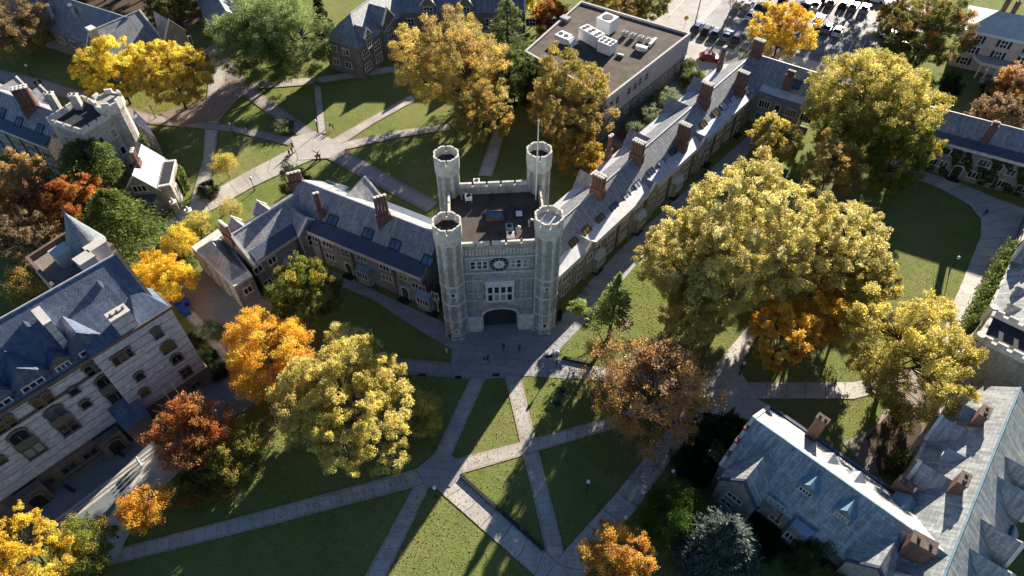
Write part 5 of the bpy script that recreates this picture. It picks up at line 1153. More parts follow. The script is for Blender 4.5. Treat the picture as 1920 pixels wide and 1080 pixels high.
tree('orange yellow tree with thinning leaves, right of the other orange tree under the sycamore', 1548, 590, 8, 4.6, 4.0, 'orangeyel', pal2='orange', sparse=.75, twigs=80)
tree('broad yellow olive tree above the grey entry tower roofs at the right', 1697, 662, 9, 9.6, 7.5, 'yelgreen', pal2='olive', size=.42, twigs=200, lump=.2)
tree('large brown and orange tree with dark limbs showing, right of the sunlit path crossing', 1212, 725, 8.8, 8.8, 7, 'brown', sparse=.36, twigs=650, lump=.2, trunk=.42, size=.4, cr=.2, pal2='orange')
tree('orange brown tree cut by the bottom edge beside the long walk', 1155, 1048, 5.5, 4.4, 4.6, 'orange', pal2='tan', size=.38)
tree('dense round bright green tree at the foot of the long walk', 1258, 962, 3.6, 3.7, 3.6, 'midgreen', size=.26, lump=.08, fill=.9, n=16000, cr=.3)
conifer('blue green spruce with drooping boughs, in front of the slate wing at the bottom', 1330, 1050, 12.5, 6.4, 'blue', 'spruce_tree', 'spruce', z0=.8, levels=15, n=105)
tree('dark green tree with a yellow tip, against the lower wall of the slate wing', 1530, 1062, 3.8, 3.4, 3.6, 'green', pal2='dark', size=.36)
tree('glowing orange tree behind the big pale yellow tree, left of the plaza', 503, 664, 7, 6.8, 6.4, 'orangeyel', pal2='orange', size=.38, fill=.85, lump=.08, cr=.22)
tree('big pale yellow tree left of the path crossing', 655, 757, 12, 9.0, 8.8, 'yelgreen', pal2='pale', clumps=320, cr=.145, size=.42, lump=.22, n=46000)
tree('narrow pale yellow upper bough tree on the left rim of the plaza lawn', 655, 668, 7.5, 4.4, 5.2, 'pale', size=.4)
tree('olive green tree in front of the left dormitory wing', 568, 545, 6.5, 6.0, 5.4, 'greenyel', pal2='green', size=.4)
tree('small dull green tree in the tower shadow, right of the big pale yellow tree', 790, 772, 4, 3.4, 3.4, 'yelgreen', pal2='olive', size=.34)
tree('red and orange tree above the stone terrace at the lower left', 362, 808, 6, 5.8, 4.6, 'red', pal2='brown', sparse=.85, twigs=90, cr=.2)
tree('dark green and rust tree right of the red tree by the terrace', 432, 850, 4, 4.4, 3.4, 'olive', pal2='green', sparse=.85)
tree('deep green shrub tree under the red tree, beside the west path', 385, 905, 2.4, 3.4, 2.2, 'green', pal2='red', sparse=.8)
tree('small vivid orange tree on the sunlit paving at the lower left', 270, 950, 5, 2.8, 3.4, 'orange', pal2='orangeyel', size=.34)
tree('large bright yellow tree cut by the bottom left corner', 55, 1040, 7.5, 5.2, 5.2, 'brightyellow', pal2='yelgreen', size=.36)
tree('green tree right of the bright yellow tree in the bottom left corner', 150, 1030, 4.5, 3.8, 3.6, 'greenyel', pal2='green', size=.36)
tree('brilliant yellow tree beside the corner of the stone hall', 304, 522, 6.5, 4.8, 4.4, 'brightyellow', size=.36, lump=.25)
tree('yellow shrub tree in front of the low end block of the left wing', 335, 455, 3.6, 3.0, 3.0, 'brightyellow', pal2='yelgreen', size=.34)
tree('green and gold shrub tree nearest the stone gate piers', 368, 425, 3, 2.6, 2.4, 'yelgreen', pal2='greenyel', size=.34)
tree('green shrub below the yellow shrub tree by the low end block', 345, 495, 1.6, 2.0, 1.8, 'green', size=.3, name='shrub', cat='shrub')
tree('round pale flowering shrub beside the service court', 393, 622, 1.5, 1.9, 1.6, 'sage', size=.24, name='shrub', cat='shrub')
for i, (px, py) in enumerate(((360, 640), (385, 668), (408, 695))): tree(['clipped green hedge piece nearest the hall corner top', 'clipped green hedge piece in the middle along the hall end wall', 'clipped green hedge piece lowest along the hall end wall'][i], px, py, 1, 1.6, 1.2, 'dark', size=.26, name='hedge', cat='hedge', group='hedge along the hall end', lump=.08)
conifer('tall pine whose plumed boughs hide the middle of the tower house', 175, 345, 14, 7.2, 'pine', levels=10, z0=6, n=210, seed=7, base=V2(G(172, 308, 9)))
conifer('broad light green pine between the tower house and the cone topped turret', 232, 470, 13.5, 7.4, 'pine', levels=13, z0=2.5, n=210, seed=9, base=V2(G(222, 415, 7)))
tree('orange rust tree behind the pines at the left', 140, 378, 7.5, 6.0, 5, 'red', pal2='orange', sparse=.85, twigs=80)
tree('gold and rust tree cut by the left edge below the tower house', 25, 340, 8, 6.4, 5.5, 'tan', pal2='brown', sparse=.85, twigs=60)
tree('dark rust brown tree between the left edge and the pines', 70, 395, 5, 5.8, 4, 'red', pal2='brown', sparse=.55, twigs=120)
tree('fuzzy straw coloured tree left of the flat roofed rear block', 58, 450, 7, 5.2, 4.8, 'grey', pal2='tan', sparse=.7, twigs=420)
tree('small gold tree below the straw coloured tree at the left edge', 50, 530, 4, 3.6, 3.4, 'tan', pal2='olive', sparse=.6)
# --- trees beyond the top edge: north row added unseen to cast shade
for px, py, r_ in ((60, -70, 8), (170, -60, 8), (260, -70, 9), (350, -60, 7), (450, -80, 9), (560, -70, 8), (1120, -60, 8), (1210, -70, 8)):
    tree('brown and green tree added beyond the top edge to shade the far grass', px, py, 9, r_, 8, 'olive', pal2='green', sparse=.6, group='trees added to shade the far grass')
area('leaf_strewn_ground', [(-20, -60), (100, -70), (300, -70), (400, -60), (395, 30), (330, 60), (240, 90), (60, 70), (-20, 90)], M_mulch)
for px, py in ((1560, -70), (1640, -85), (1720, -60), (1480, -95)):  # their shadows cross the car park
    tree('tall bare topped tree beyond the top edge of the car park', px, py, 11, 7, 8, 'tan', sparse=.6, group='trees beyond the car park')
tree('low pale bough crown hanging under the left of the huge sycamore', 1300, 588, 5.5, 5.6, 4.6, 'yelgreen', pal2='pale', bark=M_bark_lt, sparse=.8)
tree('olive crown at the lower right edge of the huge sycamore, over the shaded lawn', 1612, 535, 9, 5.6, 5, 'olive', pal2='yelgreen')
# --- north lawn
tree('golden yellow tree, left half of the pair above the tower house', 212, 128, 9, 7.6, 6, 'yellow', size=.42, twigs=120, lump=.2)
tree('golden yellow tree, right half of the pair beside the brick court', 322, 138, 9, 8.6, 6.2, 'yellow', pal2='tan', size=.42, twigs=120)
tree('massive rounded dark green tree at the top beside the slate roofed house', 512, 75, 10, 11.4, 9, 'leafgreen', pal2='green', size=.46, lump=.24, cr=.22)
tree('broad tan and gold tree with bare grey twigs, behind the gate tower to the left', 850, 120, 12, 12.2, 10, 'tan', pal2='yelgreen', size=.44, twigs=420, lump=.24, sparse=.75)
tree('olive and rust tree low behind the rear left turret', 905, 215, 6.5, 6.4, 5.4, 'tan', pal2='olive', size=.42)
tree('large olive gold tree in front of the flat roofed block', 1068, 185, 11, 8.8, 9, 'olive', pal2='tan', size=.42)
tree('orange and green tree at the foot of the olive gold tree, beside the east wing', 1085, 290, 4.5, 5.4, 4, 'olive', pal2='orange', size=.4, sparse=.85)
conifer('tall green pine left of the flat roofed block', 952, 150, 20, 6, 'pine', levels=13, z0=4, n=110, seed=21)
tree('dense green tree behind the pine at the flat roofed block', 965, 150, 7, 5.5, 7, 'green', pal2='dark')
tree('scarlet tree behind the left corner of the flat roofed block', 1035, 35, 5, 4.8, 4.6, 'red', sparse=.9)
tree('yellow tree beyond the scarlet tree at the top', 1000, 5, 6, 5, 5, 'yellow')
tree('tan and gold tree behind the back edge of the flat roofed block', 1140, 12, 6, 7, 5, 'tan', sparse=.8)
tree('dark green tree beside the street at the top', 1215, 5, 5, 6, 5, 'green', pal2='olive')
tree('golden orange street tree between the chimney and the car park', 1466, 58, 8, 7.4, 7, 'orangeyel', pal2='yellow', size=.42, sparse=.85, twigs=120)
bare_tree('bare grey street tree with forking limbs between the parked cars', 1352, 72, 15, 5, leaves=300)
bare_tree('bare twiggy tree in front of the columned porch of the white house', 1838, 185, 8, 4, leaves=150)
bare_tree('bare spreading tree below the large golden tree, at the left end of the ivy range', 1772, 262, 9, 5, leaves=200)
tree('tall red and green tree in front of the white house', 1735, 62, 9, 9.4, 8.5, 'redgreen', pal2='green', size=.46, sparse=.9)
tree('bright green and rust tree at the edge of the car park', 1690, 30, 7, 5.2, 5, 'greenyel', pal2='red')
tree('small dark evergreen at the foot of the white house porch', 1783, 158, 2.2, 2.6, 2.2, 'dark')
tree('small dark evergreen right of the white house porch steps', 1868, 166, 1.6, 2.4, 1.7, 'dark')
tree('orange rust tree at the right edge below the white house', 1908, 160, 6.5, 4.6, 4.6, 'brown', pal2='orange')
tree('thin brown tree at the right edge above the ivy range roof', 1880, 215, 5.5, 5.5, 4.6, 'grey', pal2='brown', sparse=.7, twigs=200)
tree('grey brown thinning tree in the top left corner', 28, 45, 8, 9, 7.5, 'grey', pal2='olive', sparse=.5, twigs=420)
tree('dull green tree at the top beyond the gabled hall', 320, 8, 5, 6.5, 4.5, 'green', pal2='olive', sparse=.8)
tree('dark tree beyond the hall at the very top left', 120, -5, 7, 6, 5, 'olive', pal2='dark')
conifer('dark narrow evergreen against the hipped corner of the slate roofed house', 652, 110, 9, 1.6, 'dark', 'evergreen_tree', 'spruce', z0=.5, levels=12, n=60)
conifer('dark evergreen in the gap between the green tree and the slate roofed house', 612, 80, 13, 2.8, 'dark', 'evergreen_tree', 'spruce', z0=.5, levels=12, n=70)
tree('dark columnar yew behind the tall chimneys of the left wing', 553, 345, 3.6, 3.0, 4.4, 'dark', size=.3, lump=.1, fill=.8, name='yew_tree')
tree('neat round dark bush at the fork of the north walk', 390, 355, 1.5, 1.9, 1.6, 'dark', size=.26, lump=.06, fill=.9, name='bush', cat='bush')
tree('young tree with thin olive leaves on the sunlit lawn', 420, 306, 3.6, 2.4, 2.0, 'yelgreen', pal2='olive', size=.3, sparse=.6)
tree('pale young tree in a mulch ring beside the gate walk', 427, 390, 3, 2.3, 2.0, 'pale', pal2='olive', size=.28, sparse=.45)
tree('low variegated shrub at the tip of the north lawn triangle', 530, 238, .9, 2.2, 1.2, 'sage', pal2='green', size=.26, name='shrub', cat='shrub')
for i, (px, py, r_) in enumerate(((1182, 246, 3.0), (1216, 218, 3.0), (1248, 190, 3.6), (1304, 150, 3.6), (1288, 126, 2.2))):
    tree(['grey green shrub nearest the gate tower in the row behind the east wing', 'second grey green shrub of the row behind the east wing', 'largest grey green shrub, middle of the row behind the east wing', 'green shrub behind the far chimneys of the east wing', 'dark shrub at the foot of the flat roofed block corner'][i], px, py, 2, r_, 2, 'sage' if i < 3 else 'green', size=.32, name='shrub', cat='shrub', group='shrubs along the flat roofed block')
conifer('slim young pine with bare lower trunk on the sunlit lawn right of the tower', 1141, 632, 15, 3.6, 'pinelight', levels=13, z0=4.2, n=75, seed=33, taper=1.15)
tree('small pale bough tuft on a leaning stem beside the young white pine', 1085, 578, 3.6, 1.5, 1.1, 'pinelight', size=.28, lean=(4.0, -4.2), name='leaning_sapling', sparse=1.6)
for i, (px, py, z, r_, lb) in enumerate(((1345, 820, 2.5, 4.2, 'dark holly mass in the shade at the left end of the slate wing'), (1310, 868, 1.8, 3.2, 'dark shrub in the shade between the brown tree and the slate wing'), (1345, 858, 2.6, 1.6, 'small shrub with pale leaves in the shade left of the slate wing'), (1440, 1010, 1.2, 3.0, 'dark shrubs under the lower windows of the slate wing'), (1690, 870, 1.5, 1.8, 'green shrub in the corner yard between the slate wings'))):
    tree(lb, px, py, z, r_, z * .9, ['dark', 'dark', 'sage', 'dark', 'green'][i], size=.32, name='shrub', cat='shrub')
# creeper on the walls at the right
def creeper(label, wall, u0, u1, z1, pal, n, dep=.5, cover=.8):
    SEED[0] += 1; rg = np.random.default_rng(SEED[0]); b = wall.at((u0 + u1) / 2, 0); t = thing('ivy', label, 'ivy', b)
    u = rg.uniform(u0, u1, n); z = z1 * rg.random(n) ** .8; k = (np.sin(u * 1.1) + np.sin(u * 2.7 + z) + np.sin(z * 1.3 + u * .5)) * .33; keep = k < cover * 2 - 1; u, z = u[keep], z[keep]; m = len(u)
    P = np.array(wall.p0) + np.array(wall.d) * u[:, None] + np.array(wall.n) * (rg.random(m) * dep * (.6 + .6 * (np.sin(u * 1.7) + 1)))[:, None]; P[:, 2] = z; P -= np.array(b)
    N = np.array(wall.n) + rg.normal(size=(m, 3)) * .5 + np.array([0, 0, .4]); N /= np.linalg.norm(N, axis=1, keepdims=True); pal_ = np.array(PAL[pal])
    mesh_obj('foliage', quads_mesh('foliage', P, N, rg.uniform(.2, .5, m), pal_[rg.integers(0, len(pal_), m)] * rg.uniform(.7, 1.2, (m, 1)), rg), t)
creeper('shaggy sunlit ivy covering the wall under the bright roof at the right edge', S1.fw, S1.L - 24, S1.L - 1, 7.2, 'pine', 14000, 1.3, .95)
creeper('dark creeper patches around the windows of the far ivy range', FR.fw, 2, FR.L - 8, 6.6, 'green', 9000, .25, .52)
creeper('green creeper on the side of the tower house annexe', Wall(gm + gd * 5.3 + gn * 1.5, gm + gd * 5.3 + gn * 8), 2.5, 6.4, 4.5, 'pine', 2500, .7, .9)
creeper('dark creeper on the stair turret wall facing the brick court', Wall(V2(tr_) + Vector((2.6, -.6, 0)), V2(tr_) + Vector((1.2, 2.6, 0))), 0, 3.4, 9, 'green', 2200, .6, .9)
# fallen leaves under the big crowns
rg = np.random.default_rng(5); LP, LK = [], []
for px, py, r_, k, pal in ((1210, 760, 12, 7000, 'brown'), (655, 800, 13, 5000, 'pale'), (500, 690, 9, 3500, 'orangeyel'), (1155, 1040, 7, 800, 'tan'), (320, 190, 9, 3000, 'orange'), (1400, 560, 18, 7000, 'yelgreen'), (1700, 760, 9, 1300, 'tan'), (900, 260, 10, 1400, 'tan'), (400, 860, 8, 1200, 'brown'), (1050, 320, 7, 900, 'tan'), (1250, 900, 10, 1500, 'brown'), (950, 900, 24, 3500, 'tan'), (480, 1000, 26, 3500, 'olive'), (1700, 450, 16, 2500, 'tan'), (620, 200, 40, 5000, 'tan'), (700, 600, 18, 2000, 'pale'), (1150, 620, 14, 1800, 'tan'), (760, 900, 22, 2500, 'pale'), (430, 330, 30, 3000, 'olive')):
    c = G(px, py); a = rg.uniform(0, 6.28, k); q_ = r_ * np.sqrt(rg.random(k)) * 1.1; LP.append(np.stack([c.x + q_ * np.cos(a), c.y + q_ * np.sin(a), np.full(k, .06) + rg.random(k) * .03], 1)); pl = np.array(PAL[pal]); LK.append(pl[rg.integers(0, len(pl), k)] * rg.uniform(.5, 1.0, (k, 1)))
LP = np.concatenate(LP); LK = np.concatenate(LK); Nn = rg.normal(size=LP.shape) * .3 + np.array([0, 0, 1]); Nn /= np.linalg.norm(Nn, axis=1, keepdims=True)
setp(mesh_obj('fallen_leaves', quads_mesh('fallen_leaves', LP, Nn, rg.uniform(.12, .25, len(LP)), LK, rg)), 'scattered brown and gold leaves fallen on the lawns and paths', 'leaf litter', kind='stuff')
# ---------------------------------------------------------------- cars
def carpaint(name, c, metal=.3): 
    return plain(name, c, .28, .06, .5, .6, metal, 0)
PAINT = {'white': carpaint('white_car_paint', (.72, .73, .74), 0), 'silver': carpaint('silver_car_paint', (.38, .4, .42), .6), 'black': carpaint('black_car_paint', (.015, .016, .018)), 'blue': carpaint('blue_car_paint', (.03, .06, .14)), 'red': carpaint('red_car_paint', (.28, .025, .022), 0), 'grey': carpaint('grey_car_paint', (.1, .105, .11), .5), 'green': carpaint('green_grey_car_paint', (.16, .19, .17), .3)}
M_tyre = plain('tyre_rubber', (.02, .02, .02), .9, .2, 3); M_lampglass = plain('headlight_glass', (.75, .78, .8), .15, .05, 1, .8); M_tail = plain('tail_light_red', (.4, .02, .015), .3, .1, 1)
def car_proto(paint):
    t = thing('parked_car', 'x', 'car', (0, 0, 0)); L, W = 4.6, 1.85
    prof = [(-2.3, .35), (-2.28, .72), (-2.05, .95), (-1.3, 1.02), (.85, 1.0), (1.9, .86), (2.25, .68), (2.3, .4)]
    q = MB(); s = W / 2; si = s - .12
    low = [(-2.3, .28)] + prof + [(2.28, .28)]
    def sec(y, k): return [Vector((x * k, y, z)) for x, z in low]
    rings = [sec(-si, .985), sec(-s, 1), sec(s, 1), sec(si, .985)]
    # body sides drawn in at top and bottom by an inner ring
    q.poly(sec(-s, 1)); q.poly(sec(s, 1)[::-1])
    for i in range(len(low)):
        j = (i + 1) % len(low); q.poly([rings[1][i], rings[2][i], rings[2][j], rings[1][j]])
    rf = [(-1.35, 1.46), (.05, 1.48)]; g0 = [(-1.95, 1.0), (.95, 1.0)]; yw, yr = s - .08, s - .3
    top = [Vector((rf[0][0], -yr, rf[0][1])), Vector((rf[1][0], -yr, rf[1][1])), Vector((rf[1][0], yr, rf[1][1])), Vector((rf[0][0], yr, rf[0][1]))]
    q.hexa([p - Vector((0, 0, .05)) for p in top], top)
    for sx in (-1.42, .5):
        for sy in (-1, 1): x = sx; q.hexa([Vector((x, sy * (yw - .01), 1.0)), Vector((x + .12, sy * (yw - .01), 1.0)), Vector((x + .12, sy * (yw - .05), 1.0)), Vector((x, sy * (yw - .05), 1.0))], [Vector((x + (.3 if sx < 0 else -.35), sy * (yr + .01), 1.44)), Vector((x + (.42 if sx < 0 else -.23), sy * (yr + .01), 1.44)), Vector((x + (.42 if sx < 0 else -.23), sy * (yr - .03), 1.44)), Vector((x + (.3 if sx < 0 else -.35), sy * (yr - .03), 1.44))])
    q.build('body', paint, t)
    g_ = MB(); b = [Vector((g0[0][0], -yw, .98)), Vector((g0[1][0], -yw, .98)), Vector((g0[1][0], yw, .98)), Vector((g0[0][0], yw, .98))]; g_.hexa(b, [p - Vector((0, 0, .03)) + Vector((0, 0, .0)) for p in top]); g_.build('windows', M_glass, t)
    for x in (-1.42, 1.42):
        for y in (-s + .08, s - .08):
            w = MB(); n = 14; a = [Vector((x + .34 * math.cos(6.2832 * k / n), y - .12, .34 + .34 * math.sin(6.2832 * k / n))) for k in range(n)]; c = [p + Vector((0, .24, 0)) for p in a]
            w.hexa(a, c); o = w.build('wheel', M_tyre, t)
    for y in (-.62, .62):
        w = MB(); w.hexa([Vector((2.12, y - .22, .6)), Vector((2.31, y - .22, .58)), Vector((2.31, y + .22, .58)), Vector((2.12, y + .22, .6))], [Vector((2.0, y - .22, .8)), Vector((2.2, y - .22, .76)), Vector((2.2, y + .22, .76)), Vector((2.0, y + .22, .8))]); w.build('headlight', M_lampglass, t)
        w = MB(); w.box((-2.29, y, .7), (.06, .4, .16)); w.build('tail_light', M_tail, t)
    return t
PROTO = {}
def dup(root, loc, rz, label, group):
    r = root.copy(); COL.objects.link(r); r.location = loc; r.rotation_euler = (0, 0, rz); r['label'] = label
    if group: r['group'] = group
    for ch in root.children:
        c = ch.copy(); COL.objects.link(c); c.parent = r
        for gk in ch.children:
            d = gk.copy(); COL.objects.link(d); d.parent = c
    return r
used = set()
def car(color, px, py, ang, label, group='cars in the car park'):
    p = G(px, py, .03)
    if color not in PROTO: PROTO[color] = car_proto(PAINT[color])
    r = PROTO[color]
    if color in used: return dup(r, p, ang, label, group)
    used.add(color); r.location = p; r.scale = (1.18, 1.18, 1.18); r.rotation_euler = (0, 0, ang); r['label'] = label; r['group'] = group; return r
D = R(58)
for i, (c, px, py, lb) in enumerate((('blue', 1307, 55, 'dark blue car, leftmost of the row by the flat roofed block corner'), ('black', 1325, 60, 'black car second from the left in the row by the bare street tree'), ('blue', 1342, 66, 'blue car in the middle of the row under the bare street tree'), ('silver', 1363, 70, 'silver car just right of the bare street tree trunk'), ('grey', 1382, 75, 'grey blue car at the right end of the row by the tall chimney'))): car(c, px, py, D + .05 * (i % 2), lb, 'cars in the row beside the street')
car('red', 1331, 112, R(-14), 'red car driving in the alley behind the east wing', 'cars in the alley')
for c, px, py, a, lb in (('silver', 1402, 14, D, 'silver grey car parked in the upper row left of the golden street tree'), ('black', 1424, 16, D, 'black car with a bright roof next to the silver grey car in the upper row'), ('grey', 1440, 18, D, 'grey car at the shaded end of the upper row'), ('silver', 1385, 11, D, 'silver car half hidden by bare twigs in the upper row'), ('white', 1408, 32, D, 'white car with its back under the golden street tree'),
    ('black', 1505, 14, R(150), 'black car across the lane in the deep shade at the top'), ('silver', 1527, 16, R(240), 'silver car glinting in the sun beside the shaded lane'), ('red', 1541, 4, D, 'red car first from the left in the top row of the car park'), ('green', 1558, 8, D, 'green grey car second in the top row of the car park'), ('black', 1581, 12, D, 'black car third in the top row of the car park'), ('green', 1599, 16, D, 'pale green grey car fourth in the top row of the car park'), ('silver', 1620, 20, D, 'sun glinting silver car at the right end of the top row'),
    ('blue', 1527, 58, D, 'dark blue car hidden under the right edge of the golden street tree'), ('silver', 1550, 56, D, 'silver car with an open bay to its left in the lower row'), ('white', 1570, 62, D, 'white car at the right of the lower row of the car park'), ('blue', 1535, 40, D, 'blue car just above the lower row'),
    ('white', 1664, 70, R(160), 'white car parked by the bright green and rust tree'), ('black', 1688, 88, R(150), 'black car under the red and green tree'), ('white', 1700, 40, R(150), 'white car partly hidden by the red and green tree'), ('black', 1470, 0, D, 'black car at the very top in the shade'), ('grey', 1612, -4, D, 'grey car cut by the top edge, right of the others'), ('white', 1640, 2, R(150), 'white van sized car at the top edge by the lane end')): car(c, px, py, a, lb)
# ---------------------------------------------------------------- people
def person_mesh(pose):
    legs = {'walk': (.34, -.30), 'stand': (.05, -.05), 'stride': (.48, -.42)}[pose]; arms = {'walk': (-.25, .25), 'stand': (.03, -.03), 'stride': (-.35, .35)}[pose]
    V, E_, Rr = [], [], []
    def add(p, r, par=None): V.append(p); Rr.append(r); i = len(V) - 1; (E_.append((par, i)) if par is not None else None); return i
    pel = add((0, 0, .96), (.155, .12)); wai = add((0, .0, 1.12), (.14, .11), pel); che = add((0, .01, 1.34), (.175, .125), wai); nb = add((0, 0, 1.48), (.075, .075), che); nk = add((0, .015, 1.56), (.055, .058), nb); hd = add((0, .03, 1.66), (.082, .098), nk); ht = add((0, .015, 1.745), (.06, .07), hd)
    ns = add((0, .135, 1.645), (.014, .016), hd)
    for s, k in ((1, 0), (-1, 1)):
        a = legs[k]; hip = add((s * .1, 0, .9), (.098, .1), pel); kn = add((s * .1, math.sin(a) * .44 + .02, .5), (.066, .068), hip); an = add((s * .1, math.sin(a) * .86 - (.06 if a < 0 else 0), .1 if a > -.2 else .14), (.042, .045), kn); add((s * .11, math.sin(a) * .86 + .14 - (.04 if a < 0 else 0), .045), (.04, .032), an)
        b = arms[k]; sh = add((s * .2, 0, 1.42), (.068, .068), che); el = add((s * .25, math.sin(b) * .28, 1.14), (.045, .045), sh); wr = add((s * .25, math.sin(b) * .5 + .05, .9), (.03, .034), el); pm = add((s * .25, math.sin(b) * .56 + .06, .83), (.034, .022), wr)
        for f in range(4): m = add((s * .25, math.sin(b) * .56 + .032 + f * .02, .775 + .006 * abs(f - 1.5)), (.009, .009), pm); add((s * .243, math.sin(b) * .56 + .036 + f * .02, .735 + .008 * abs(f - 1.5)), (.008, .008), m)
        m = add((s * .235, math.sin(b) * .56 + .1, .83), (.01, .01), pm); add((s * .23, math.sin(b) * .56 + .115, .79), (.009, .009), m)
    me = bpy.data.meshes.new('person_cage'); me.from_pydata(V, E_, []); o = bpy.data.objects.new('person_cage', me); COL.objects.link(o)
    sk = o.modifiers.new('skin', 'SKIN'); o.modifiers.new('sub', 'SUBSURF').levels = 1
    for i, v in enumerate(me.skin_vertices[0].data): v.radius = Rr[i]; v.use_root = (i == 0)
    dg = bpy.context.evaluated_depsgraph_get(); out = bpy.data.meshes.new_from_object(o.evaluated_get(dg)); bpy.data.objects.remove(o); bpy.data.meshes.remove(me)
    out.name = 'body'; return out
POSES = {k: person_mesh(k) for k in ('walk', 'stand', 'stride')}
M_skin = plain('skin', (.42, .26, .19), .6, .1, 2); CL = {}
def cloth(c):
    if c not in CL: CL[c] = plain('cloth_%d' % len(CL), c, .85, .15, 6)
    return CL[c]
HC = {}
def person(px, py, face, shirt, legs, hair, label, pose='walk', group=None):
    p = G(px, py, .02); t = thing('person', label, 'person', p, face, group); me = POSES[pose].copy(); me.materials.clear()
    for m in (M_skin, cloth(shirt), cloth(legs), cloth((.03, .028, .025)), cloth(hair)): me.materials.append(m)
    for f in me.polygons:
        c = f.center; z = c.z
        if abs(c.x) > .17 and z < .92 and c.z > .68 and abs(c.x) > .2: i = 0
        elif z < .1: i = 3
        elif z < .98: i = 2
        elif z < 1.5: i = 1
        else: i = 4 if (z > 1.7 or (c.y < -.01 and z > 1.58)) else 0
        f.material_index = i; f.use_smooth = True
    mesh_obj('body', me, t)
    h = MB(); h.ngon((0, .0, 0), .098, 10, 1.68, 1.74, .09, cap=False); h.ngon((0, .0, 0), .09, 10, 1.74, 1.79, .04); h.build('hair', cloth(hair), None).parent = t
    return t
BK, WH_, DK = (.02, .02, .024), (.7, .7, .7), (.04, .045, .06); BR = (.05, .03, .02)
person(838, 663, 2.2, WH_, (.55, .55, .55), BR, 'person in white standing at the lawn corner left of the gate tower', 'stand')
person(845, 637, .5, DK, BK, BR, 'person in dark clothes at the foot of the front left turret')
person(909, 681, 1.2, BK, (.45, .4, .36), BK, 'person in black top and pale trousers, left of the pair on the plaza')
person(915, 678, 1.2, BK, BK, BK, 'person all in black, right of the pair on the plaza')
person(944, 655, 3.1, DK, BK, BK, 'person in dark clothes walking out from the archway')
person(974, 658, .1, (.09, .07, .12), BK, BR, 'person in purple grey right of the archway on the plaza')
person(1203, 908, 2.6, (.42, .46, .62), (.05, .06, .1), BR, 'person in pale blue shirt on the long walk')
person(1561, 725, 1.6, BK, BK, BK, 'person in black striding along the east walk', 'stride')
person(263, 866, 2.5, (.62, .52, .4), (.3, .27, .24), BR, 'person in tan top, topmost of the sunlit group by the terrace steps')
person(266, 872, 2.5, WH_, (.5, .5, .5), BR, 'person in white, middle of the sunlit group by the terrace steps')
person(270, 878, 2.5, (.66, .6, .62), (.2, .2, .25), BR, 'person in pale pink, lowest of the sunlit group by the terrace steps')
person(500, 806, 3.0, (.6, .03, .02), (.55, .03, .02), BK, 'person dressed in red between the orange and red trees')
person(494, 795, 3.0, WH_, BK, BR, 'person in white beside the person in red')
person(715, 680, 1.5, (.6, .04, .03), (.5, .03, .03), BK, 'person in a red coat on the walk beside the big pale yellow tree')
person(1844, 405, 2.4, BK, DK, BK, 'person in dark clothes on the curved walk at the right')
person(614, 241, .6, WH_, (.6, .6, .6), BR, 'person in white, left of the group by the north path crossing'); person(621, 243, .9, BK, WH_, BR, 'person in black top and white trousers in the group by the north path crossing'); person(626, 244, 2, BK, BK, BK, 'person all in black, right of the group by the north path crossing')
person(467, 245, 1.8, BK, DK, BK, 'person in dark clothes on the link path of the north lawn')
person(544, 293, 1, BK, BK, BK, 'person sitting out at the lawn edge, left of two in black', 'stand'); person(549, 288, 1, (.1, .07, .06), BK, BR, 'person in brown beside the lawn edge, right of two', 'stand')
person(70, 163, .3, BK, DK, BK, 'person in black, left of the pair on the far walk'); person(79, 160, .3, BK, BK, BK, 'person in black, right of the pair on the far walk')
person(332, 62, 1, BK, BK, BK, 'person in black on the path beyond the gabled hall')
person(411, 90, 1, WH_, DK, BR, 'person in white at the top of the north diagonal path')
person(916, 262, .2, BK, BK, BK, 'person in black under the trees behind the gate tower')
# ---------------------------------------------------------------- lamps, seats, bins
lp = None
def lamp(px, py, label, h=3.1):
    global lp
    p = G(px, py)
    if lp is None:
        t = thing('lamp_post', label, 'lamp post', (0, 0, 0), group='globe lamp posts')
        q = MB(); q.ngon((0, 0), .14, 8, 0, .5, .1); q.ngon((0, 0), .07, 8, .5, h - .3, .055); q.ngon((0, 0), .16, 8, h - .35, h - .25, .16); q.build('pole', M_iron, t)
        q = MB(); n = 8
        for a0, a1 in ((0, .5), (.5, 1), (1, 1.5), (1.5, 2.1), (2.1, 2.7), (2.7, 3.14)): q.ngon((0, 0), max(.01, .27 * math.sin(a0)), 12, h + .08 - .33 * math.cos(a0), h + .08 - .33 * math.cos(a1), max(.01, .27 * math.sin(a1)), cap=a1 > 3)
        q.build('globe', M_white, t, smooth=True); lp = t; t.location = p; return
    dup(lp, p, 0, label, 'globe lamp posts')
for px, py, lb in ((597, 250, 'globe lamp at the crossing of the north paths'), (292, 222, 'globe lamp left of the brick court'), (439, 255, 'globe lamp on the link path of the north lawn'), (478, 357, 'globe lamp beside the sunlit gate walk'), (818, 933, 'globe lamp at the lawn point below the path crossing'), (1168, 988, 'globe lamp beside the long walk above the bottom orange tree'), (1255, 903, 'globe lamp in the leaf litter left of the slate wing'), (1386, 702, 'globe lamp by the long walk under the orange tree'), (1044, 682, 'globe lamp at the corner of the plaza and the east walk'), (1100, 922, 'globe lamp on the shaded lawn below the brown tree'), (1781, 506, 'globe lamp at the rim of the shaded oval lawn'), (222, 1008, 'globe lamp at the edge of the sunlit lower paving'), (492, 165, 'globe lamp at the upper corner of the north lawn'), (62, 145, 'globe lamp on the lawn by the far walk'), (693, 365, 'lamp on the lawn edge behind the left wing'), (412, 78, 'globe lamp by the massive green tree')): lamp(px, py, lb)
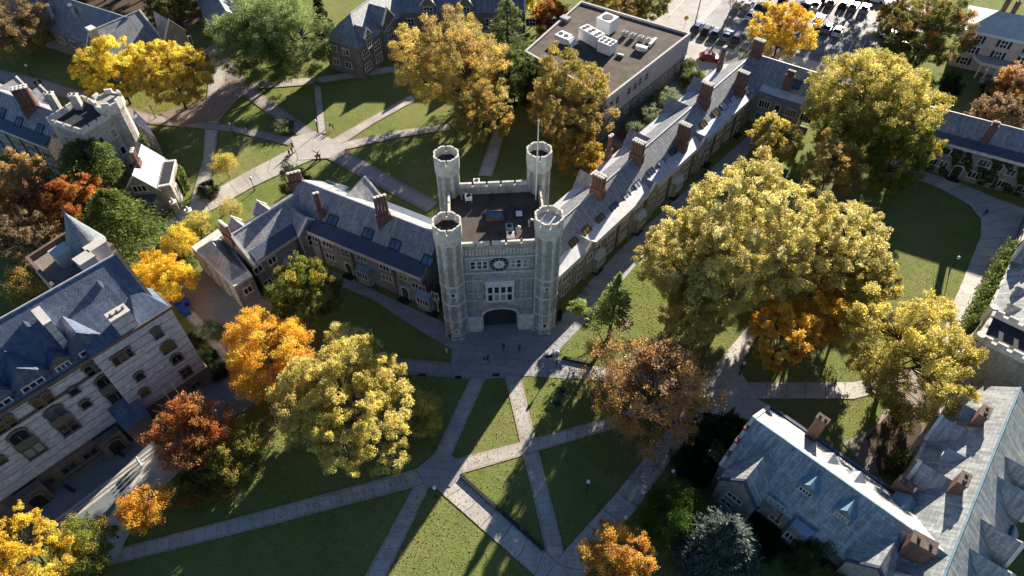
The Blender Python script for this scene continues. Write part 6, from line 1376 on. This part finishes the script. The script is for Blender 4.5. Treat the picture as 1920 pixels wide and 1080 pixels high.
def chair_obj(px, py, rz, label):
    p = G(px, py); t = thing('lawn_chair', label, 'lawn chair', p, group='dark lawn chairs')
    c, s = math.cos(rz), math.sin(rz)
    def X(x, y, z): return Vector((p.x + x * c - y * s, p.y + x * s + y * c, z))
    def hb(name, b, h=.05):
        q = MB(); b = [X(*v) for v in b]; q.hexa(b, [v + Vector((0, 0, h)) for v in b]); return q.build(name, M_dark, t)
    hb('seat', [(-.35, -.35, .3), (.35, -.35, .3), (.35, .35, .42), (-.35, .35, .42)]); q = MB()
    for k in range(5): x = -.34 + k * .145; q.hexa([X(x, -.36, .32), X(x + .11, -.36, .32), X(x + .11, -.33, .32), X(x, -.33, .32)], [X(x, -.65, 1.1 + .06 * (2 - abs(k - 2))), X(x + .11, -.65, 1.1 + .06 * (2 - abs(k - 2))), X(x + .11, -.62, 1.1), X(x, -.62, 1.1)])
    q.build('backrest', M_dark, t)
    for sx in (-1, 1):
        hb('armrest', [(sx * .38 - .07, -.4, .6), (sx * .38 + .07, -.4, .6), (sx * .38 + .07, .4, .6), (sx * .38 - .07, .4, .6)], .04)
        for sy in (-.38, .36): q = MB(); v = X(sx * .38, sy, 0); q.box(v, (.08, .08, .6), rz); q.build('leg', M_dark, t)
chair_obj(1052, 738, 2.4, 'dark lawn chair, upper of two on the sunlit lawn by the brown tree'); chair_obj(1043, 760, 2.0, 'dark lawn chair, lower of two on the sunlit lawn by the brown tree'); chair_obj(540, 297, 1.2, 'dark lawn chair at the edge of the sunlit north lawn')
def bench(px, py, rz, label, L=3.6, table=True):
    p = G(px, py); t = thing('picnic_bench' if table else 'bench', label, 'bench', p, rz, group='benches on the terrace')
    q = MB(); q.box((0, 0, .72), (L, .8, .06)); q.build('table_top', M_lead, None).parent = t
    for s in (-1, 1):
        q = MB(); q.box((0, s * .75, .42), (L, .32, .06)); q.build('seat', M_lead, None).parent = t
        q = MB(); q.box((s * L * .38, 0, 0), (.1, .1, .72)); q.box((s * L * .38, 0, .3), (.1, 1.7, .1)); q.build('trestle', M_dark, None).parent = t
bench(140, 872, R(52), 'grey picnic bench on the terrace, nearer the hall archway'); bench(183, 842, R(52), 'grey picnic bench on the terrace, nearer the dark porch')
for i, (px, py) in enumerate(((225, 852), (133, 918))):
    p = G(px, py); t = thing('bench', ['dark backless bench near the terrace steps, upper right one', 'dark backless bench near the terrace steps, lower left one'][i], 'bench', p, R(-25), group='dark backless benches')
    q = MB(); q.box((0, 0, .4), (2.0, .45, .08)); q.build('seat', M_dark, None).parent = t
    for s in (-1, 1): q = MB(); q.box((s * .8, 0, 0), (.1, .4, .4)); q.build('leg', M_dark, None).parent = t
p = G(135, 893); q = MB(); a_, b_ = G(118, 905), G(215, 838); d_ = b_ - a_; q.box((a_ + b_) / 2, (d_.length, .7, .55), math.atan2(d_.y, d_.x)); setp(q.build('planter_wall', M_brown), 'low brown stone planter wall in front of the hall on the terrace', 'planter')
M_blue = plain('blue_plastic', (.02, .07, .32), .5, .15, 2)
for i, (px, py) in enumerate(((336, 573), (344, 584), (350, 572), (352, 590))):
    p = G(px, py); t = thing('wheelie_bin', ['blue wheeled bin nearest the bright yellow tree', 'blue wheeled bin second along the service court edge', 'blue wheeled bin furthest into the service court', 'blue wheeled bin nearest the white flowering shrub'][i], 'bin', p, .6, group='blue bins by the service court')
    q = MB(); q.hexa([Vector(v) for v in ((-.5, -.42, .1), (.5, -.42, .1), (.5, .42, .1), (-.5, .42, .1))], [Vector(v) for v in ((-.62, -.52, 1.15), (.62, -.52, 1.15), (.62, .52, 1.15), (-.62, .52, 1.15))]); q.build('body', M_blue, None).parent = t
    q = MB(); q.box((0, 0, 1.15), (1.3, 1.1, .09)); q.build('lid', M_blue, None).parent = t
    for s in (-1, 1): q = MB(); q.box((s * .4, .4, 0), (.1, .25, .25)); q.build('wheel', M_tyre, None).parent = t
for i, (px, py) in enumerate(((1050, 590), (1049, 600))):
    p = G(px, py); t = thing('litter_bin', ['round dark litter bin by the front right turret, farther one', 'round dark litter bin by the front right turret, nearer one'][i], 'bin', p, group='litter bins by the turret')
    q = MB(); q.ngon((0, 0), .32, 12, 0, .95, .36, cap=False); q.ngon((0, 0), .3, 12, .5, .55); q.build('drum', M_dark, None).parent = t; q = MB(); q.ngon((0, 0), .4, 12, .95, 1.02, .36, cap=False); q.ngon((0, 0), .22, 12, .98, .99); q.build('rim', M_iron, None).parent = t
def bike(px, py, rz, label, group):
    p = G(px, py, .02); t = thing('bicycle', label, 'bicycle', p, rz, group); 
    for x in (-.52, .52):
        q = MB(); n = 14; ps = [Vector((x + .33 * math.cos(6.2832 * k / n), 0, .34 + .33 * math.sin(6.2832 * k / n))) for k in range(n + 1)]; q.tube(ps, .028, 4); q.build('wheel', M_tyre, None).parent = t
    q = MB(); A, B, C, D_, E2_ = Vector((-.52, 0, .34)), Vector((-.05, 0, .34)), Vector((-.2, 0, .82)), Vector((.36, 0, .86)), Vector((.52, 0, .34))
    for a, b in ((A, B), (B, C), (C, A), (C, D_), (B, D_), (D_, E2_)): q.tube([a, b], .025, 5)
    q.build('frame', M_pipe, None).parent = t
    q = MB(); q.box((-.22, 0, .86), (.26, .14, .06)); q.build('saddle', M_iron, None).parent = t; q = MB(); q.tube([Vector((.38, -.28, .98)), Vector((.38, .28, .98))], .02, 5); q.tube([D_, Vector((.38, 0, .98))], .02, 5); q.build('handlebar', M_iron, None).parent = t
for i, (px, py) in enumerate(((628, 498), (634, 502), (640, 504), (697, 535), (706, 539))): bike(px, py, R(-75 + 12 * (i % 3)), ['bicycle against the left wing wall, farthest left', 'bicycle against the left wing wall, second from the left', 'bicycle against the left wing wall, third from the left by the door', 'bicycle past the blue bay roof of the left wing', 'bicycle nearest the tower along the left wing wall'][i], 'bicycles along the left wing')
for i, (px, py) in enumerate(((1068, 580), (1080, 565), (1092, 552), (1102, 540), (1318, 335), (1330, 322))): bike(px, py, R(-40 + 9 * (i % 3)), ['bicycle nearest the litter bins by the right turret', 'second bicycle along the east wing from the turret', 'third bicycle along the east wing from the turret', 'fourth bicycle along the east wing from the turret', 'bicycle by the far east wing wall, nearer one', 'bicycle by the far east wing wall, farther one'][i], 'bicycles along the east wing')
for i, (px, py) in enumerate(((792, 703), (859, 707), (930, 703), (1030, 668), (1585, 742), (560, 700))):
    p = G(px, py, .06); q = MB(); q.box((p.x, p.y, .03), (1.1, .5, .05), .05 * i); setp(q.build('drain_cover', M_iron), ['dark drain cover on the plaza edge, farthest left of three', 'dark drain cover on the plaza edge left of the left diagonal path', 'dark drain cover between the two diagonal paths', 'dark drain cover at the right corner of the plaza', 'dark drain cover on the east walk', 'dark drain cover on the west walk behind the orange tree'][i], 'drain cover', 'drain covers')
# utility pole, yellow sign, sculpture
p = G(1297, 70); t = thing('utility_pole', 'tall thin wooden utility pole at the corner of the flat roofed block', 'utility pole', p); q = MB(); q.tube([p, p + Vector((.3, 0, 13))], [.16, .1], 7); q.build('pole', M_wood, t); q = MB(); q.box((p.x + .28, p.y, 12.2), (2.4, .12, .14), .6); q.build('crossarm', M_wood, t)
p = G(1283, 52); t = thing('road_sign', 'yellow diamond road sign beside the street', 'road sign', p); q = MB(); q.ngon(p, .05, 6, 0, 2.6); q.build('post', M_steel, t); q = MB(); c = Vector((p.x, p.y - .08, 2.7)); q.poly([c + Vector((0, 0, .75)), c + Vector((.75, 0, 0)), c + Vector((0, 0, -.75)), c + Vector((-.75, 0, 0))]); q.build('sign_plate', plain('yellow_sign', (.7, .42, .02), .5, .08, 1), t)
p = G(594, 300); t = thing('bent_iron_sculpture', 'small dark angular garden sculpture on a sandy patch behind the left wing', 'sculpture', p); q = MB(); q.tube([p, p + Vector((.4, .2, 1.6)), p + Vector((-.6, .3, 2.4))], [.2, .14, .08], 6); q.tube([p + Vector((.9, 0, 0)), p + Vector((.4, .2, 1.6)), p + Vector((1.2, .1, 2.6))], [.2, .14, .06], 6); q.build('arm', M_pipe, t); q = MB(); q.box(p + Vector((.4, 0, .9)), (1.2, .15, .5), .5); q.build('plate', plain('rust_orange', (.42, .14, .05), .7, .2, 2), t)
# ---------------------------------------------------------------- light, sky, camera
AZ = R(60.2); EL = R(19)
sv = Vector((math.cos(AZ) * math.cos(EL), math.sin(AZ) * math.cos(EL), math.sin(EL)))
sd_ = bpy.data.lights.new('sun', 'SUN'); so = bpy.data.objects.new('sun', sd_); COL.objects.link(so); sd_.energy = 5.0; sd_.angle = R(.55); sd_.color = (1, .9, .76); so.rotation_euler = sv.to_track_quat('Z', 'Y').to_euler(); so.location = sv * 300
wd = bpy.data.worlds.new('World'); sc.world = wd; wd.use_nodes = True; nt = wd.node_tree; bg = nt.nodes['Background']; sk = nt.nodes.new('ShaderNodeTexSky'); sk.sky_type = 'NISHITA'; sk.sun_disc = False; sk.sun_elevation = EL; sk.sun_rotation = math.pi / 2 - AZ; sk.air_density = 1.0; sk.dust_density = .2; sk.ozone_density = 3.5; sk.altitude = 2200
nt.links.new(sk.outputs[0], bg.inputs[0]); bg.inputs[1].default_value = .05
cd = bpy.data.cameras.new('camera'); co = bpy.data.objects.new('camera', cd); COL.objects.link(co); co.location = CAM; co.rotation_euler = (math.pi / 2 - PITCH, 0, 0); cd.sensor_width = 36; cd.lens = FOC / 1920 * 36; cd.clip_end = 3000; cd.clip_start = 1; sc.camera = co
sc.render.resolution_x = 1920; sc.render.resolution_y = 1080
sc.view_settings.view_transform = 'Standard'; sc.view_settings.look = 'None'; sc.view_settings.exposure = 0; sc.view_settings.gamma = 1
sc.cycles.film_exposure = 3.15; sc.cycles.max_bounces = 6; sc.cycles.diffuse_bounces = 3; sc.cycles.glossy_bounces = 2; sc.cycles.transmission_bounces = 4
